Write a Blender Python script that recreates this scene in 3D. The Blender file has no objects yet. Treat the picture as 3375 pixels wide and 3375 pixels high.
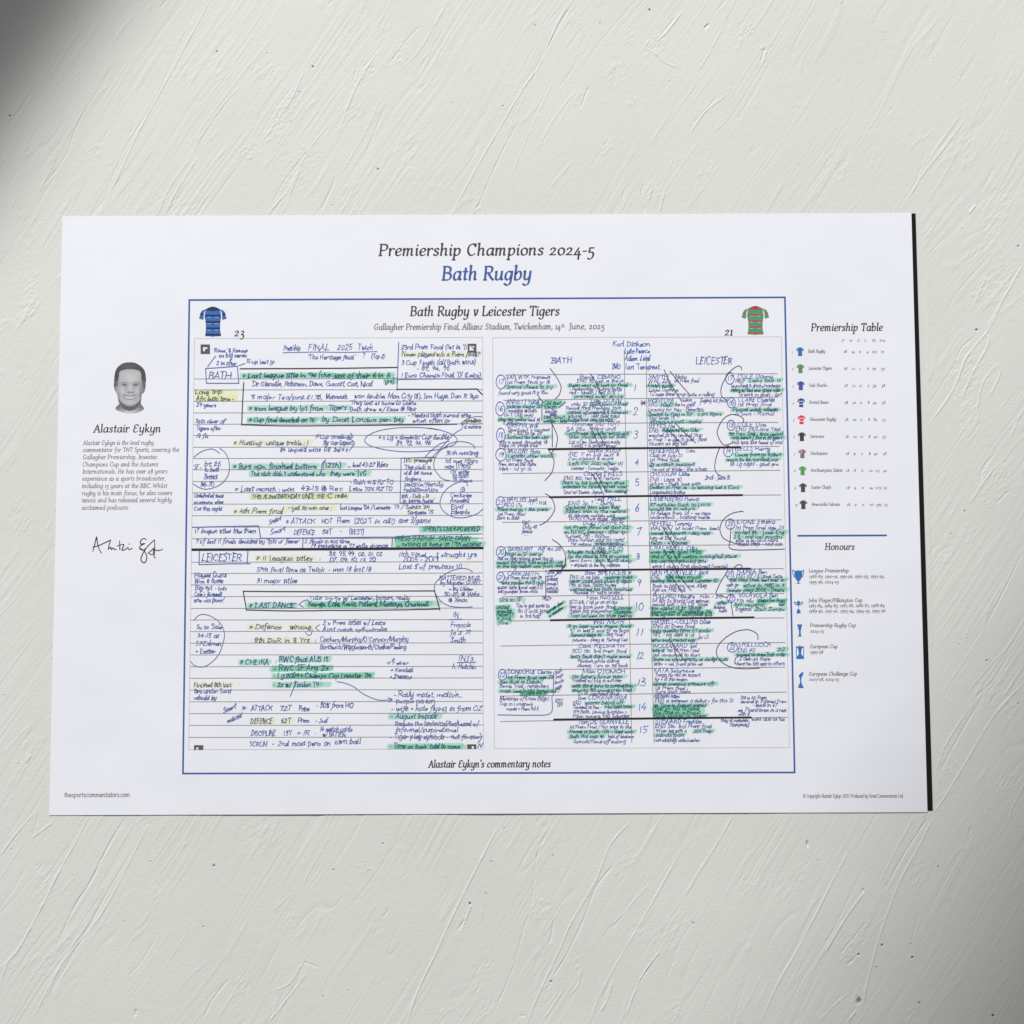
import bpy, math, random
import numpy as np

# ------------------------------------------------------------------ camera, world, lights
scene = bpy.context.scene
COL = scene.collection
TILT = math.radians(4.41)
LENS, SENSOR = 50.0, 36.0
DIST = 0.692
cam_d = bpy.data.cameras.new("camera")
cam_d.lens = LENS
cam_d.sensor_width = SENSOR
cam_d.clip_start = 0.01
cam_d.clip_end = 50.0
cam = bpy.data.objects.new("camera", cam_d)
cam.location = (0, -DIST * math.sin(TILT), DIST * math.cos(TILT))
cam.rotation_euler = (TILT, 0, 0)
COL.objects.link(cam)
scene.camera = cam

world = bpy.data.worlds.new("World")
scene.world = world
world.use_nodes = True
bg = world.node_tree.nodes["Background"]
bg.inputs["Color"].default_value = (0.95, 0.98, 1.0, 1)
bg.inputs["Strength"].default_value = 0.205

KEY_AZ = (-0.25, 0.968)          # where the light comes from
POOL_N = (-0.86, 0.51)           # across the long band of light
KEY_EL = math.radians(37)
KEY_D = 5.0
EDGE_SIGN = -1.0
AIM = (0.0, 0.0, 0.0)
key_d = bpy.data.lights.new("window_lamp", 'SPOT')
key_d.energy = 1340.0
key_d.color = (1.0, 0.988, 0.966)
key_d.shadow_soft_size = 0.02
key_d.spot_size = math.radians(14.0)
key_d.spot_blend = 0.2
key = bpy.data.objects.new("window_lamp", key_d)
key.location = (AIM[0] + KEY_AZ[0] * math.cos(KEY_EL) * KEY_D, AIM[1] + KEY_AZ[1] * math.cos(KEY_EL) * KEY_D, KEY_D * math.sin(KEY_EL))
from mathutils import Vector, Matrix
_z = (key.location - Vector(AIM)).normalized()
_y = Vector((POOL_N[0], POOL_N[1], -(POOL_N[0] * _z.x + POOL_N[1] * _z.y) / _z.z)).normalized()
key.rotation_euler = Matrix((_y.cross(_z), _y, _z)).transposed().to_euler()
# shade added by dimming the beam in nodes: fairly sharp upper left, soft lower right
key_d.use_nodes = True
_nt = key_d.node_tree; _em = _nt.nodes["Emission"]
_tc = _nt.nodes.new("ShaderNodeTexCoord"); _sp = _nt.nodes.new("ShaderNodeSeparateXYZ"); _dv = _nt.nodes.new("ShaderNodeMath"); _dv.operation = 'DIVIDE'
_nt.links.new(_tc.outputs["Normal"], _sp.inputs[0]); _nt.links.new(_sp.outputs["Y"], _dv.inputs[0]); _nt.links.new(_sp.outputs["Z"], _dv.inputs[1])
_lv = []
for a_, b_ in ((0.0512, 0.0412), (-0.0555, -0.0240)):
    _mr = _nt.nodes.new("ShaderNodeMapRange"); _mr.interpolation_type = 'SMOOTHSTEP'
    _mr.inputs["From Min"].default_value = a_ * EDGE_SIGN; _mr.inputs["From Max"].default_value = b_ * EDGE_SIGN
    _nt.links.new(_dv.outputs[0], _mr.inputs["Value"]); _lv.append(_mr)
_ml = _nt.nodes.new("ShaderNodeMath"); _ml.operation = 'MULTIPLY'
_nt.links.new(_lv[0].outputs["Result"], _ml.inputs[0]); _nt.links.new(_lv[1].outputs["Result"], _ml.inputs[1]); _nt.links.new(_ml.outputs[0], _em.inputs["Strength"])
COL.objects.link(key)

scene.view_settings.view_transform = 'Standard'
scene.view_settings.look = 'None'
scene.view_settings.exposure = 0.0
scene.view_settings.gamma = 1.0

# ------------------------------------------------------------------ pixel of the photograph -> point on a level plane
FPX = LENS / SENSOR * 3375.0
CT, ST = math.cos(TILT), math.sin(TILT)
def at(px, py, z=0.0):
    px = np.asarray(px, float); py = np.asarray(py, float)
    dx = (px - 1687.5) / FPX; dy = (1687.5 - py) / FPX
    wy = dy * CT + ST; wz = dy * ST - CT
    t = (z - DIST * CT) / wz
    return np.stack([dx * t, -DIST * ST + wy * t, np.broadcast_to(np.asarray(z, float), t.shape)], -1)

Z_BOARD, Z_PAPER = 0.0004, 0.00054
Z_PRINT = Z_PAPER + 2e-5

# ------------------------------------------------------------------ materials
def lin(c):
    c = np.asarray(c, float) / 255.0
    return tuple(np.where(c <= 0.04045, c / 12.92, ((c + 0.055) / 1.055) ** 2.4))
MATS = {}
def mat(name, rgb, rough=0.7, spec=0.3, lin_in=False, var=0.0, scale=60.0):
    if name in MATS: return MATS[name]
    m = bpy.data.materials.new(name); m.use_nodes = True
    nt = m.node_tree; b = nt.nodes["Principled BSDF"]
    c = rgb if lin_in else lin(rgb)
    b.inputs["Roughness"].default_value = rough
    b.inputs["Specular IOR Level"].default_value = spec
    b.inputs["Base Color"].default_value = (*c, 1)
    if var > 0:
        tc = nt.nodes.new("ShaderNodeTexCoord"); nz = nt.nodes.new("ShaderNodeTexNoise")
        nz.inputs["Scale"].default_value = scale; nz.inputs["Detail"].default_value = 3
        nt.links.new(tc.outputs["Object"], nz.inputs["Vector"])
        mx = nt.nodes.new("ShaderNodeMix"); mx.data_type = 'RGBA'
        mx.inputs[6].default_value = (*[v * (1 - var) for v in c], 1)
        mx.inputs[7].default_value = (*[min(1, v * (1 + var)) for v in c], 1)
        nt.links.new(nz.outputs["Fac"], mx.inputs[0]); nt.links.new(mx.outputs[2], b.inputs["Base Color"])
    MATS[name] = m
    return m
def marker(name, t):
    m = bpy.data.materials.new(name); m.use_nodes = True
    nt = m.node_tree; nt.nodes.clear()
    o = nt.nodes.new("ShaderNodeOutputMaterial"); tr = nt.nodes.new("ShaderNodeBsdfTransparent")
    tc = nt.nodes.new("ShaderNodeTexCoord"); nz = nt.nodes.new("ShaderNodeTexNoise")
    nz.inputs["Scale"].default_value = 160.0; nz.inputs["Detail"].default_value = 2
    mx = nt.nodes.new("ShaderNodeMix"); mx.data_type = 'RGBA'
    mx.inputs[6].default_value = (*[v ** 1.25 for v in t], 1); mx.inputs[7].default_value = (*[v ** 0.8 for v in t], 1)
    nt.links.new(tc.outputs["Object"], nz.inputs["Vector"]); nt.links.new(nz.outputs["Fac"], mx.inputs[0])
    nt.links.new(mx.outputs[2], tr.inputs["Color"]); nt.links.new(tr.outputs[0], o.inputs["Surface"])
    MATS[name] = m
    return m

PAPER = mat("white_paper", (0.80, 0.805, 0.875), 0.75, 0.25, True, 0.022, 34)
nt = PAPER.node_tree
_nz = nt.nodes.new("ShaderNodeTexNoise"); _nz.inputs["Scale"].default_value = 16; _nz.inputs["Detail"].default_value = 2
_bp = nt.nodes.new("ShaderNodeBump"); _bp.inputs["Strength"].default_value = 1.0; _bp.inputs["Distance"].default_value = 0.0011
nt.links.new(nt.nodes["Texture Coordinate"].outputs["Object"], _nz.inputs["Vector"]); nt.links.new(_nz.outputs["Fac"], _bp.inputs["Height"])
nt.links.new(_bp.outputs[0], nt.nodes["Principled BSDF"].inputs["Normal"])
BOARD = mat("black_board", (0.014, 0.014, 0.015), 0.9, 0.04, True)
BLACK = mat("black_print", (0.062, 0.062, 0.066), 0.7, 0.25, True)
GREYT = mat("grey_print", (0.22, 0.22, 0.225), 0.7, 0.25, True)
BLUEP = mat("blue_print", (0.050, 0.115, 0.33), 0.7, 0.25, True)
INK = mat("blue_ink", (0.12, 0.16, 0.40), 0.6, 0.3, True, 0.35, 500)
INK2 = mat("violet_blue_ink", (0.155, 0.155, 0.37), 0.6, 0.3, True, 0.35, 500)
INK3 = mat("bright_blue_ink", (0.085, 0.16, 0.47), 0.6, 0.3, True, 0.3, 500)
RULE = mat("grey_rule", (0.27, 0.265, 0.255), 0.7, 0.25, True, 0.45, 900)
FAINT = mat("faint_rule", (0.50, 0.50, 0.53), 0.7, 0.25, True)
PENCIL = mat("black_pen", (0.055, 0.05, 0.055), 0.7, 0.25, True, 0.3, 700)
THICK = mat("black_marker", (0.022, 0.021, 0.021), 0.7, 0.25, True, 0.3, 300)
GREEN = marker("green_highlighter", (0.74, 0.92, 0.82))
YELLOW = marker("yellow_highlighter", (0.985, 0.985, 0.83))
LIME = marker("lime_highlighter", (0.90, 0.955, 0.70))

# ------------------------------------------------------------------ mesh builder
rng = random.Random(7)
class MB:
    def __init__(self): self.v = []; self.f = []; self.mi = []; self.mats = []; self.n = 0; self.k = 0
    def mid(self, m):
        if m not in self.mats: self.mats.append(m)
        return self.mats.index(m)
    def lift(self, z, step=1.0e-6):
        self.k += 1
        return z + (self.k % 40) * step
    def poly(self, pts, m, z=None, step=1e-6):
        z = self.lift(Z_PRINT if z is None else z, step)
        p = np.asarray(pts, float)
        self.v.append(at(p[:, 0], p[:, 1], z)); self.f.append(tuple(range(self.n, self.n + len(p)))); self.mi.append(self.mid(m)); self.n += len(p)
    def ribbon(self, pts, hw, m, z=None, step=1e-6, closed=False):
        p = np.asarray(pts, float)
        keep = np.r_[True, np.hypot(*(np.diff(p, axis=0).T)) > 1e-6]
        hw = np.broadcast_to(np.asarray(hw, float), (len(p),))[keep]; p = p[keep]
        if len(p) < 2: return
        z = self.lift(Z_PRINT if z is None else z, step)
        d = np.diff(p, axis=0); L = np.hypot(d[:, 0], d[:, 1])[:, None]; d = d / L
        t = np.vstack([d[:1], d[:-1] + d[1:], d[-1:]])
        if closed: t[0] = t[-1] = d[0] + d[-1]
        tl = np.hypot(t[:, 0], t[:, 1])[:, None]; t = np.where(tl > 1e-6, t / np.maximum(tl, 1e-6), np.vstack([d, d[-1:]]))
        nrm = np.stack([-t[:, 1], t[:, 0]], 1)
        seg = np.vstack([d, d[-1:]]); c = np.clip(np.abs((nrm * np.stack([-seg[:, 1], seg[:, 0]], 1)).sum(1)), 0.6, 1)
        if not closed:
            p = p.copy(); p[0] = p[0] - d[0] * hw[0] * 0.7; p[-1] = p[-1] + d[-1] * hw[-1] * 0.7
        off = nrm * (hw / c)[:, None]
        a, b = p + off, p - off
        n = len(p)
        self.v.append(at(np.r_[a[:, 0], b[:, 0]], np.r_[a[:, 1], b[:, 1]], z))
        mi = self.mid(m)
        for i in range(n - 1):
            self.f.append((self.n + i, self.n + i + 1, self.n + n + i + 1, self.n + n + i)); self.mi.append(mi)
        self.n += 2 * n
    def build(self, name, parent=None, label=None):
        me = bpy.data.meshes.new(name)
        v = np.vstack(self.v) - np.asarray(ORIGIN)
        me.from_pydata(v.tolist(), [], self.f)
        for m in self.mats: me.materials.append(m)
        if len(self.mats) > 1: me.polygons.foreach_set("material_index", self.mi)
        me.update()
        o = bpy.data.objects.new(name, me); COL.objects.link(o)
        if parent is not None: o.parent = parent
        if label: o["label"] = label
        return o
ORIGIN = (0.0, 0.0, 0.0)

def smooth(pts, k=4):
    p = np.asarray(pts, float)
    if len(p) < 3: return p
    q = np.vstack([2 * p[0] - p[1], p, 2 * p[-1] - p[-2]])
    out = []
    for i in range(1, len(q) - 2):
        p0, p1, p2, p3 = q[i - 1], q[i], q[i + 1], q[i + 2]
        if np.allclose(p1, p2): continue
        if np.allclose(p0, p1): p0 = 2 * p1 - p2
        if np.allclose(p2, p3): p3 = 2 * p2 - p1
        for t in np.linspace(0, 1, k, endpoint=False):
            out.append(0.5 * (2 * p1 + (p2 - p0) * t + (2 * p0 - 5 * p1 + 4 * p2 - p3) * t * t + (3 * p1 - p0 - 3 * p2 + p3) * t ** 3))
    out.append(p[-1])
    return np.array(out)

# ------------------------------------------------------------------ pen letters: advance | stroke | stroke ; '!' = printed face only, '?' = handwriting only
G = {}
def glyphs(s):
    for line in s.strip().splitlines():
        ch, rest = line[0], line[2:]
        parts = rest.split('|'); st = []
        for q in parts[1:]:
            q = q.strip(); fl = ''
            if q and q[0] in '!?': fl, q = q[0], q[1:]
            st.append((fl, [tuple(float(c) for c in xy.split(',')) for xy in q.split()]))
        G[ch] = (float(parts[0]), st)
glyphs('''
a 5.3|4.3,4.3 3,5 1.5,4.6 .6,2.8 .8,.8 2,0 3.4,.9 4.3,3.4|4.5,5 4.2,1.2 4.6,.1 5.3,.5
b 5.2|1,8.6 .8,.8 2,0 3.6,.6 4.4,2.6 3.9,4.6 2.6,5 1,3.4|!-.1,8.2 1,8.6
c 4.6|4,4.1 3,5 1.6,4.6 .6,2.6 1,.7 2.4,0 4,.9
d 5.4|4.3,4.3 3,5 1.5,4.6 .6,2.8 .8,.8 2,0 3.4,.9 4.3,3.4|4.5,8.6 4.2,1.2 4.6,.1 5.3,.5|!3.4,8.2 4.5,8.6
e 4.6|.8,2.4 2.6,2.6 3.9,3.6 3.4,4.8 2.2,5 .9,3.8 .6,2 1.2,.4 2.6,0 4.1,.9
f 3.8|4.2,8 3.4,8.6 2.4,8 2,6 1.6,0 1,-2.4 0,-3|.5,5 3.6,5
g 5.2|4.3,4.3 3,5 1.5,4.6 .6,2.8 .8,.8 2,0 3.4,.9 4.3,3.4|4.5,5 4.2,0 3.6,-2.4 2,-3.2 .4,-2.4
h 5.4|1,8.6 .8,0|.9,3 2,4.6 3.2,5 3.9,4.2 3.8,1 4.2,.1 5,.5|!-.1,8.2 1,8.6
i 2.4|1,5 .9,1 1.3,.1 2,.5|!.1,4.5 1,5|1.2,7 1.35,7.4
j 2.6|1.4,5 1.2,-1 .6,-2.8 -.8,-3|1.6,7 1.75,7.4
k 4.8|1,8.6 .8,0|3.8,4.8 2.6,3.4 1,2.6|1.8,2.9 3.2,1 4.5,.1|!-.1,8.2 1,8.6
l 2.4|1,8.6 .9,1 1.3,.1 2,.5|!-.1,8.2 1,8.6
m 7.5|.8,5 .7,0|.8,3 1.8,4.6 2.8,5 3.4,4.2 3.2,0|3.3,3 4.4,4.6 5.4,5 6,4.2 5.9,1 6.3,.1 7,.5|!-.1,4.5 .8,5
n 5.3|.8,5 .7,0|.8,3 1.9,4.6 3.1,5 3.8,4.2 3.7,1 4.1,.1 4.9,.5|!-.1,4.5 .8,5
o 5|2.5,5 1,4.2 .6,2.3 1.2,.5 2.5,0 4,.8 4.5,2.7 3.8,4.5 2.5,5
p 5.2|1,5 .8,-3.2|1,3 2,4.6 3.2,5 4.3,4 4.3,2 3.3,.4 2,0 .9,.9|!-.1,-3.2 1.8,-3.2|!0,4.5 1,5
q 5.2|4.3,4.3 3,5 1.5,4.6 .6,2.8 .8,.8 2,0 3.4,.9 4.3,3.4|4.5,5 4.2,-3.2
r 3.8|.8,5 .8,0|.8,2.8 1.8,4.5 2.8,5 3.6,4.6|!-.1,4.5 .8,5
s 4|3.3,4.4 2.4,5 1.2,4.6 .9,3.6 2,2.7 3,1.8 2.9,.6 1.8,0 .4,.6
t 3.4|1.6,7 1.4,1 1.9,.1 3,.6|.2,5 3,5
u 5.4|.8,5 .7,1.4 1.2,.2 2.4,.1 3.6,1.4 4.1,4|4.2,5 4.1,1 4.5,.1 5.2,.5|!-.1,4.6 .8,5
v 4.5|.3,4.6 1,4.8 2,0 3.5,2.4 3.9,4.4 3.4,5
w 6.6|.3,4.6 .9,4.8 1.7,0 3.3,4 3.3,4 4,0 5.7,2.6 6.1,4.4 5.6,5
x 4.7|.4,4.6 1.2,5 3.4,0 4.2,.4|4,5 .4,0
y 5.1|.2,4.6 .9,5 .8,1.6 1.4,.3 2.6,.2 3.8,1.8|4.3,5 4,0 3.4,-2.4 1.8,-3.2 .4,-2.6
z 4.5|.6,4.8 3.8,4.8 3.8,4.8 .6,.2 .6,.2 4,.2
A 6.2|.3,0 3.2,8 3.2,8 5.6,0|1.2,2.8 4.7,2.8|!-.5,0 1.3,0|!4.6,0 6.4,0
B 6|1,8 1,0|.2,8 3,8 4.7,7 4.5,5 3,4.3 1,4.3|3,4.3 4.9,3.6 5.3,1.8 4.3,.3 2.6,0 .1,0
C 6.2|5.4,6.6 4.2,8 2.4,7.8 .9,5.8 .7,3 1.8,.6 3.6,0 5.5,1.2|!5.5,8 5.4,6.4
D 6.6|1,8 1,0|.2,8 3,7.9 5.2,6.4 5.8,4 5,1.4 3,.1 .1,0
E 5.6|!4.8,6.8 3.6,8 1.9,7.6 1.2,6 1.8,4.6 3.5,4.3|!2.6,4.4 1,3.6 .6,2 1.4,.4 3,0 5,1.2|?4.6,8 1,8 1,8 1,0 1,0 4.8,.1|?1,4.2 3.9,4.3
F 5.2|1,8 1,0|.3,8 4.8,8|1,4.2 3.9,4.3|!.2,0 1.9,0
G 6.6|5.4,6.6 4.2,8 2.4,7.8 .9,5.8 .7,3 1.8,.6 3.6,0 5.4,1.1 5.4,3.6|5.9,3.6 3.8,3.6
H 6.8|1,8 1,0|5.6,8 5.6,0|1,4.2 5.6,4.2|!.1,8 1.9,8|!.1,0 1.9,0|!4.7,8 6.5,8|!4.7,0 6.5,0
I 2.8|1.4,8 1.4,0|!.5,8 2.3,8|!.5,0 2.3,0
J 3.4|1.9,8 1.9,1 1.4,-1.4 .1,-2|.8,8 2.9,8
K 6|1,8 1,0|5.2,8 1,3.6|2.4,5 5.6,0
L 5.2|1,8 1,0 1,0 4.8,0|!.1,8 2,8|!4.8,0 5,1.4
M 8|.7,0 1.2,8 1.2,8 3.9,1.6 3.9,1.6 6.8,8 6.8,8 7.2,0
N 6.9|1,0 1,8 1,8 5.7,0 5.7,0 5.7,8
O 7|3.5,8 1.4,6.8 .7,4 1.4,1.2 3.5,0 5.6,1.2 6.3,4 5.6,6.8 3.5,8
P 5.7|1,8 1,0|.2,8 3.2,8 4.9,7.2 5.1,5.4 4,3.9 2.4,3.6 1,3.8|!.1,0 2,0
Q 7|3.5,8 1.4,6.8 .7,4 1.4,1.2 3.5,0 5.6,1.2 6.3,4 5.6,6.8 3.5,8|4,1.8 6.4,-.8
R 6.2|1,8 1,0|.2,8 3.2,8 4.8,7.2 4.8,5.4 3.6,4.2 1,4.1|2.8,4.1 4.4,1.6 5.9,.1|!.1,0 1.9,0
S 5.2|4.5,6.8 3.2,8 1.6,7.6 1,6.2 1.8,4.8 3.6,3.6 4.4,2 3.6,.4 2.2,0 .6,1.1
T 5.6|2.8,8 2.8,0|.2,8 5.4,8|!1.9,0 3.7,0|!.2,8 .1,6.7|!5.4,8 5.5,6.7
U 6.6|1,8 1,2.4 1.9,.4 3.4,0 4.9,.6 5.6,2.4 5.6,8
V 6|.3,8 3,0 3,0 5.7,8
W 8.6|.3,8 2.3,0 2.3,0 4.3,6.6 4.3,6.6 6.3,0 6.3,0 8.3,8|!-.3,8 1.1,8
X 5.8|.6,8 5.2,0|5.2,8 .6,0
Y 5.6|.4,8 2.8,4 2.8,0|5.2,8 2.8,4
Z 5.4|.8,7.8 4.8,7.8 4.8,7.8 .6,.2 .6,.2 5,.2
0 5|!2.5,5 1,4.2 .6,2.3 1.2,.5 2.5,0 4,.8 4.5,2.7 3.8,4.5 2.5,5|?2.5,7.4 1,6 .7,3.6 1.2,1 2.5,0 4,1 4.4,3.8 3.8,6.4 2.5,7.4
1 3|!1.6,5 1.6,0|!.5,4.4 1.6,5|!.6,0 2.6,0|?1.6,7.4 1.3,0
2 4.8|!.8,3.8 1.4,4.8 2.6,5 3.6,4.2 3.2,2.8 .6,.2 .6,.2 4.2,.3|?.8,5.8 1.6,7.2 2.8,7.4 3.8,6.2 3.2,4 .6,.2 .6,.2 4.4,.3
3 4.6|!.8,4.6 2.2,5 3.4,4.2 3,2.6 1.6,1.8 3.2,1.2 3.8,-.6 2.8,-2.6 .6,-2.8|?.9,6.8 2.4,7.4 3.6,6.4 3.2,4.6 1.8,3.9 3.4,3.2 4,1.8 3,.2 .7,.4
4 5|!3,5 .5,.2 .5,.2 4.7,.2|!3.4,2.6 3.3,-3|?2.6,7.4 .7,2.6 .7,2.6 4.8,2.7|?3.5,4.6 3.2,0
5 4.6|!4,5 1.4,5 1.4,5 1.1,2 2.8,2 3.9,.6 3.4,-1.8 2,-3 .5,-2.6|?4.2,7.3 1.5,7.2 1.5,7.2 1.1,4.2 2.8,4.4 3.9,3 3.6,1 2.2,0 .6,.7
6 4.8|3.8,7.6 2.1,6.2 1,4 .8,1.6 1.8,.1 3.2,.2 4.2,1.8 3.6,3.8 2,4.2 .9,2.6
7 4.6|!.6,4.8 4.2,4.8 4.2,4.8 1.4,-3|?.6,7.2 4.3,7.3 4.3,7.3 1.8,0
8 4.8|2.5,7.6 1.1,6.4 1.6,4.8 3.4,3.2 3.9,1.4 2.6,0 1.1,.8 1.2,2.8 3.4,4.8 3.7,6.6 2.5,7.6
9 4.8|!4.1,3.4 2.8,1.6 1.2,2 .7,3.6 1.6,5 3.2,5 4.2,3.4 3.6,0 1,-3|?4.1,5.4 2.8,3.8 1.2,4.2 .8,5.8 1.8,7.3 3.2,7.2 4.1,5.6 3.8,2.6 2.6,0
. 1.8|.8,0 .95,.35
, 2|1,.4 .9,-.4 .3,-1.4
: 2|1,.3 1.1,.7|1.1,3.6 1.2,4
; 2|1,.3 .4,-1.2|1.1,3.6 1.2,4
- 3.2|.5,2.6 2.7,2.7
' 1.8|1.1,8.4 .8,6.8
" 2.8|.9,8.4 .7,6.8|2,8.4 1.8,6.8
/ 3.8|3.6,8.4 .2,-2
( 2.8|2.4,8.8 1.1,6.4 .8,3 1.2,0 2.3,-2
) 2.8|.4,8.8 1.7,6.4 2,3 1.6,0 .5,-2
! 2.2|1.3,8.4 1,2.6|.9,0 1,.4
? 4.2|.6,6.8 1.6,8.2 3,8 3.4,6.4 1.9,4.4 1.8,2.6|1.7,0 1.8,.4
+ 4.8|.6,2.8 4.2,2.9|2.4,4.8 2.3,.9
* 4.6|2.3,5.8 2.2,.8|.5,4.8 4.2,1.8|4.1,4.9 .5,1.7
& 5.6|5,0 1.6,5.6 2.2,7.4 3.4,6.8 1,2.6 1.2,.4 3,0 4.8,2.8
% 6|5.4,7.4 .6,0|1.4,7.2 .6,6 1.4,4.8 2.2,6 1.4,7.2|4.6,2.4 3.8,1.2 4.6,0 5.4,1.2 4.6,2.4
= 4.6|.6,3.6 4,3.6|.6,1.8 4,1.8
@ 7|4.8,4.6 3.4,5 2.4,3.4 2.8,1.8 4.4,2.2 4.9,4.8 5,2 6.2,2.6 6.2,5 4.4,7 2,6.6 .7,3.8 1.4,1 3.6,-.4 5.8,.4
© 8|4,7.4 1.4,6.2 .5,3.6 1.4,1 4,-.2 6.6,1 7.5,3.6 6.6,6.2 4,7.4|5.2,4.8 4,5.4 2.8,4.4 2.8,2.8 4,1.8 5.2,2.4
< 4|3.8,5.4 .6,2.8 .6,2.8 3.8,.4
> 4|.4,5 3.4,2.8 3.4,2.8 .4,.6
~ 5|.5,2 1.8,3.2 3.2,2.2 4.6,3.2
_ 4|.2,0 3.8,0
£ 5|4.2,6.6 3.2,7.6 2,6.8 2,4 1.8,1 .6,.1 .6,.1 4.4,.2|.8,3.8 3.6,3.8
''')
SPACE = 3.0
def adv(text): return sum(SPACE if c == ' ' else G.get(c, G['o'])[0] for c in text)

def printed(mb, text, x0, y0, x1, xh, m, y1=None, thick=1.0, thin=0.42, slant=0.10, k=5, mono=False):
    """pen-formed italic type set on a straight baseline between two points"""
    y1 = y0 - 0.0037 * (x1 - x0) if y1 is None else y1
    sx = (x1 - x0) / adv(text); sy = xh / 5.0; pen = 0.0
    sl = (y1 - y0) / (x1 - x0)
    for c in text:
        if c == ' ': pen += SPACE; continue
        a, strokes = G.get(c, G['o'])
        for fl, pts in strokes:
            if fl == ('!' if mono else '?'): continue
            p = np.array(pts); p = smooth(p, k)
            q = np.stack([x0 + (pen + 0.25 + (p[:, 0] * (1.0 if mono else 0.89)) + p[:, 1] * slant * sy / sx) * sx, p[:, 1] * sy], 1)
            q[:, 1] = y0 + sl * (q[:, 0] - x0) - q[:, 1]
            d = np.gradient(q, axis=0); ang = np.arctan2(-d[:, 1], d[:, 0])
            hw = 0.5 * xh * 0.30 * thick * (np.full(len(q), 0.62) if mono else (thin + (1 - thin) * np.abs(np.sin(ang - 0.42)) ** 1.1))
            mb.ribbon(q, hw, m)
        pen += a

def hand(mb, text, x0, y0, x1, xh, m, y1=None, w=3.2, slant=0.14, z=None):
    """quick ball-pen writing: every letter comes out a little different, small letters run into each other"""
    y1 = y0 if y1 is None else y1
    sx = (x1 - x0) / max(adv(text), 1); sy = xh / 5.0; pen = 0.0; sl = (y1 - y0) / max(x1 - x0, 1)
    low = 0.0; last = None; wsl = slant; wsz = 1.0
    for c in text:
        if c == ' ':
            pen += SPACE; last = None; wsl = slant + rng.uniform(-0.1, 0.14); wsz = rng.uniform(0.9, 1.1); continue
        a, strokes = G.get(c, G['o'])
        small = c in 'aceimnorsuvwxz'
        s = sy * wsz * (rng.uniform(0.62, 1.08) if small else rng.uniform(0.86, 1.14)); low = low * 0.6 + rng.uniform(-0.4, 0.4); sh = wsl + rng.uniform(-0.08, 0.1)
        sq = rng.uniform(0.86, 1.1); first = True
        for fl, pts in strokes:
            if fl == '!': continue
            p = np.array(pts) + np.array([[rng.gauss(0, 0.33), rng.gauss(0, 0.36)] for _ in pts])
            p = smooth(p, 3)
            q = np.stack([x0 + (pen + p[:, 0] * sq) * sx + p[:, 1] * sh * s, p[:, 1] * s + low * sy], 1)
            q[:, 1] = y0 + sl * (q[:, 0] - x0) - q[:, 1]
            n = len(q); pr = 0.5 * w * 0.9 * rng.uniform(0.85, 1.12) * (1 - 0.25 * np.linspace(0, 1, n) ** 2)
            mb.ribbon(q, pr, m, z)
            if first and last is not None and c.islower() and rng.random() < 0.62 and np.hypot(*(q[0] - last)) < xh * 1.6:
                mid = (q[0] + last) / 2 + np.array([0, xh * 0.12])
                mb.ribbon(smooth(np.array([last, mid, q[0]]), 3), 0.32 * w, m, z)
            first = False; end = q[-1]
        last = end if c.islower() else None
        pen += a

def wob(pts, amp=1.2, k=6):
    p = smooth(np.array(pts, float), k)
    return p + np.array([[rng.gauss(0, amp * 0.25), rng.gauss(0, amp * 0.25)] for _ in p])

Z_INK = Z_PRINT + 6e-5
Z_HL = Z_PRINT + 1.2e-4
def highlight(mb, x0, y0, x1, y1, m, rise=0.0, passes=1):
    """one felt-tip pass (or two): blunt slanted start, ragged end"""
    for q in range(passes):
        h = y1 - y0
        a0 = x0 + rng.uniform(-3, 3); a1 = x1 + rng.uniform(-8, 4)
        n = max(4, int((a1 - a0) / 25)); xs = np.linspace(a0, a1, n)
        top = y0 + np.array([rng.gauss(0, 0.5) for _ in xs]) - rise * (xs - a0) / max(a1 - a0, 1)
        bot = y1 + np.array([rng.gauss(0, 0.6) for _ in xs]) - rise * (xs - a0) / max(a1 - a0, 1)
        if passes > 1:
            (bot if q == 0 else top).__iadd__((-1 if q == 0 else 1) * h * 0.33)
        pts = [(x, y) for x, y in zip(xs, top)] + [(a1 + rng.uniform(1, 6), top[-1] + h * .35), (a1 - rng.uniform(1, 7), bot[-1])]
        pts += [(x, y) for x, y in zip(xs[:-1][::-1], bot[:-1][::-1])] + [(a0 - rng.uniform(0, 4), (top[0] + bot[0]) / 2)]
        mb.poly(pts, m, Z_HL, 2e-6)

# ------------------------------------------------------------------ the plastered surface
def vnoise(x, y, seed, oct_=1):
    r = np.random.RandomState(seed); N = 256; out = 0; amp = 1.0; tot = 0
    for o in range(oct_):
        L = r.rand(N, N) * 2 - 1
        xi = np.floor(x).astype(int); yi = np.floor(y).astype(int); fx = x - xi; fy = y - yi
        fx = fx * fx * fx * (fx * (fx * 6 - 15) + 10); fy = fy * fy * fy * (fy * (fy * 6 - 15) + 10)
        a = L[yi % N, xi % N]; b = L[yi % N, (xi + 1) % N]; c = L[(yi + 1) % N, xi % N]; d = L[(yi + 1) % N, (xi + 1) % N]
        out = out + amp * (a + (b - a) * fx + (c - a) * fy + (a - b - c + d) * fx * fy); tot += amp
        amp *= 0.5; x = x * 2.03 + 11.3; y = y * 2.03 + 5.7
    return out / tot

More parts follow.
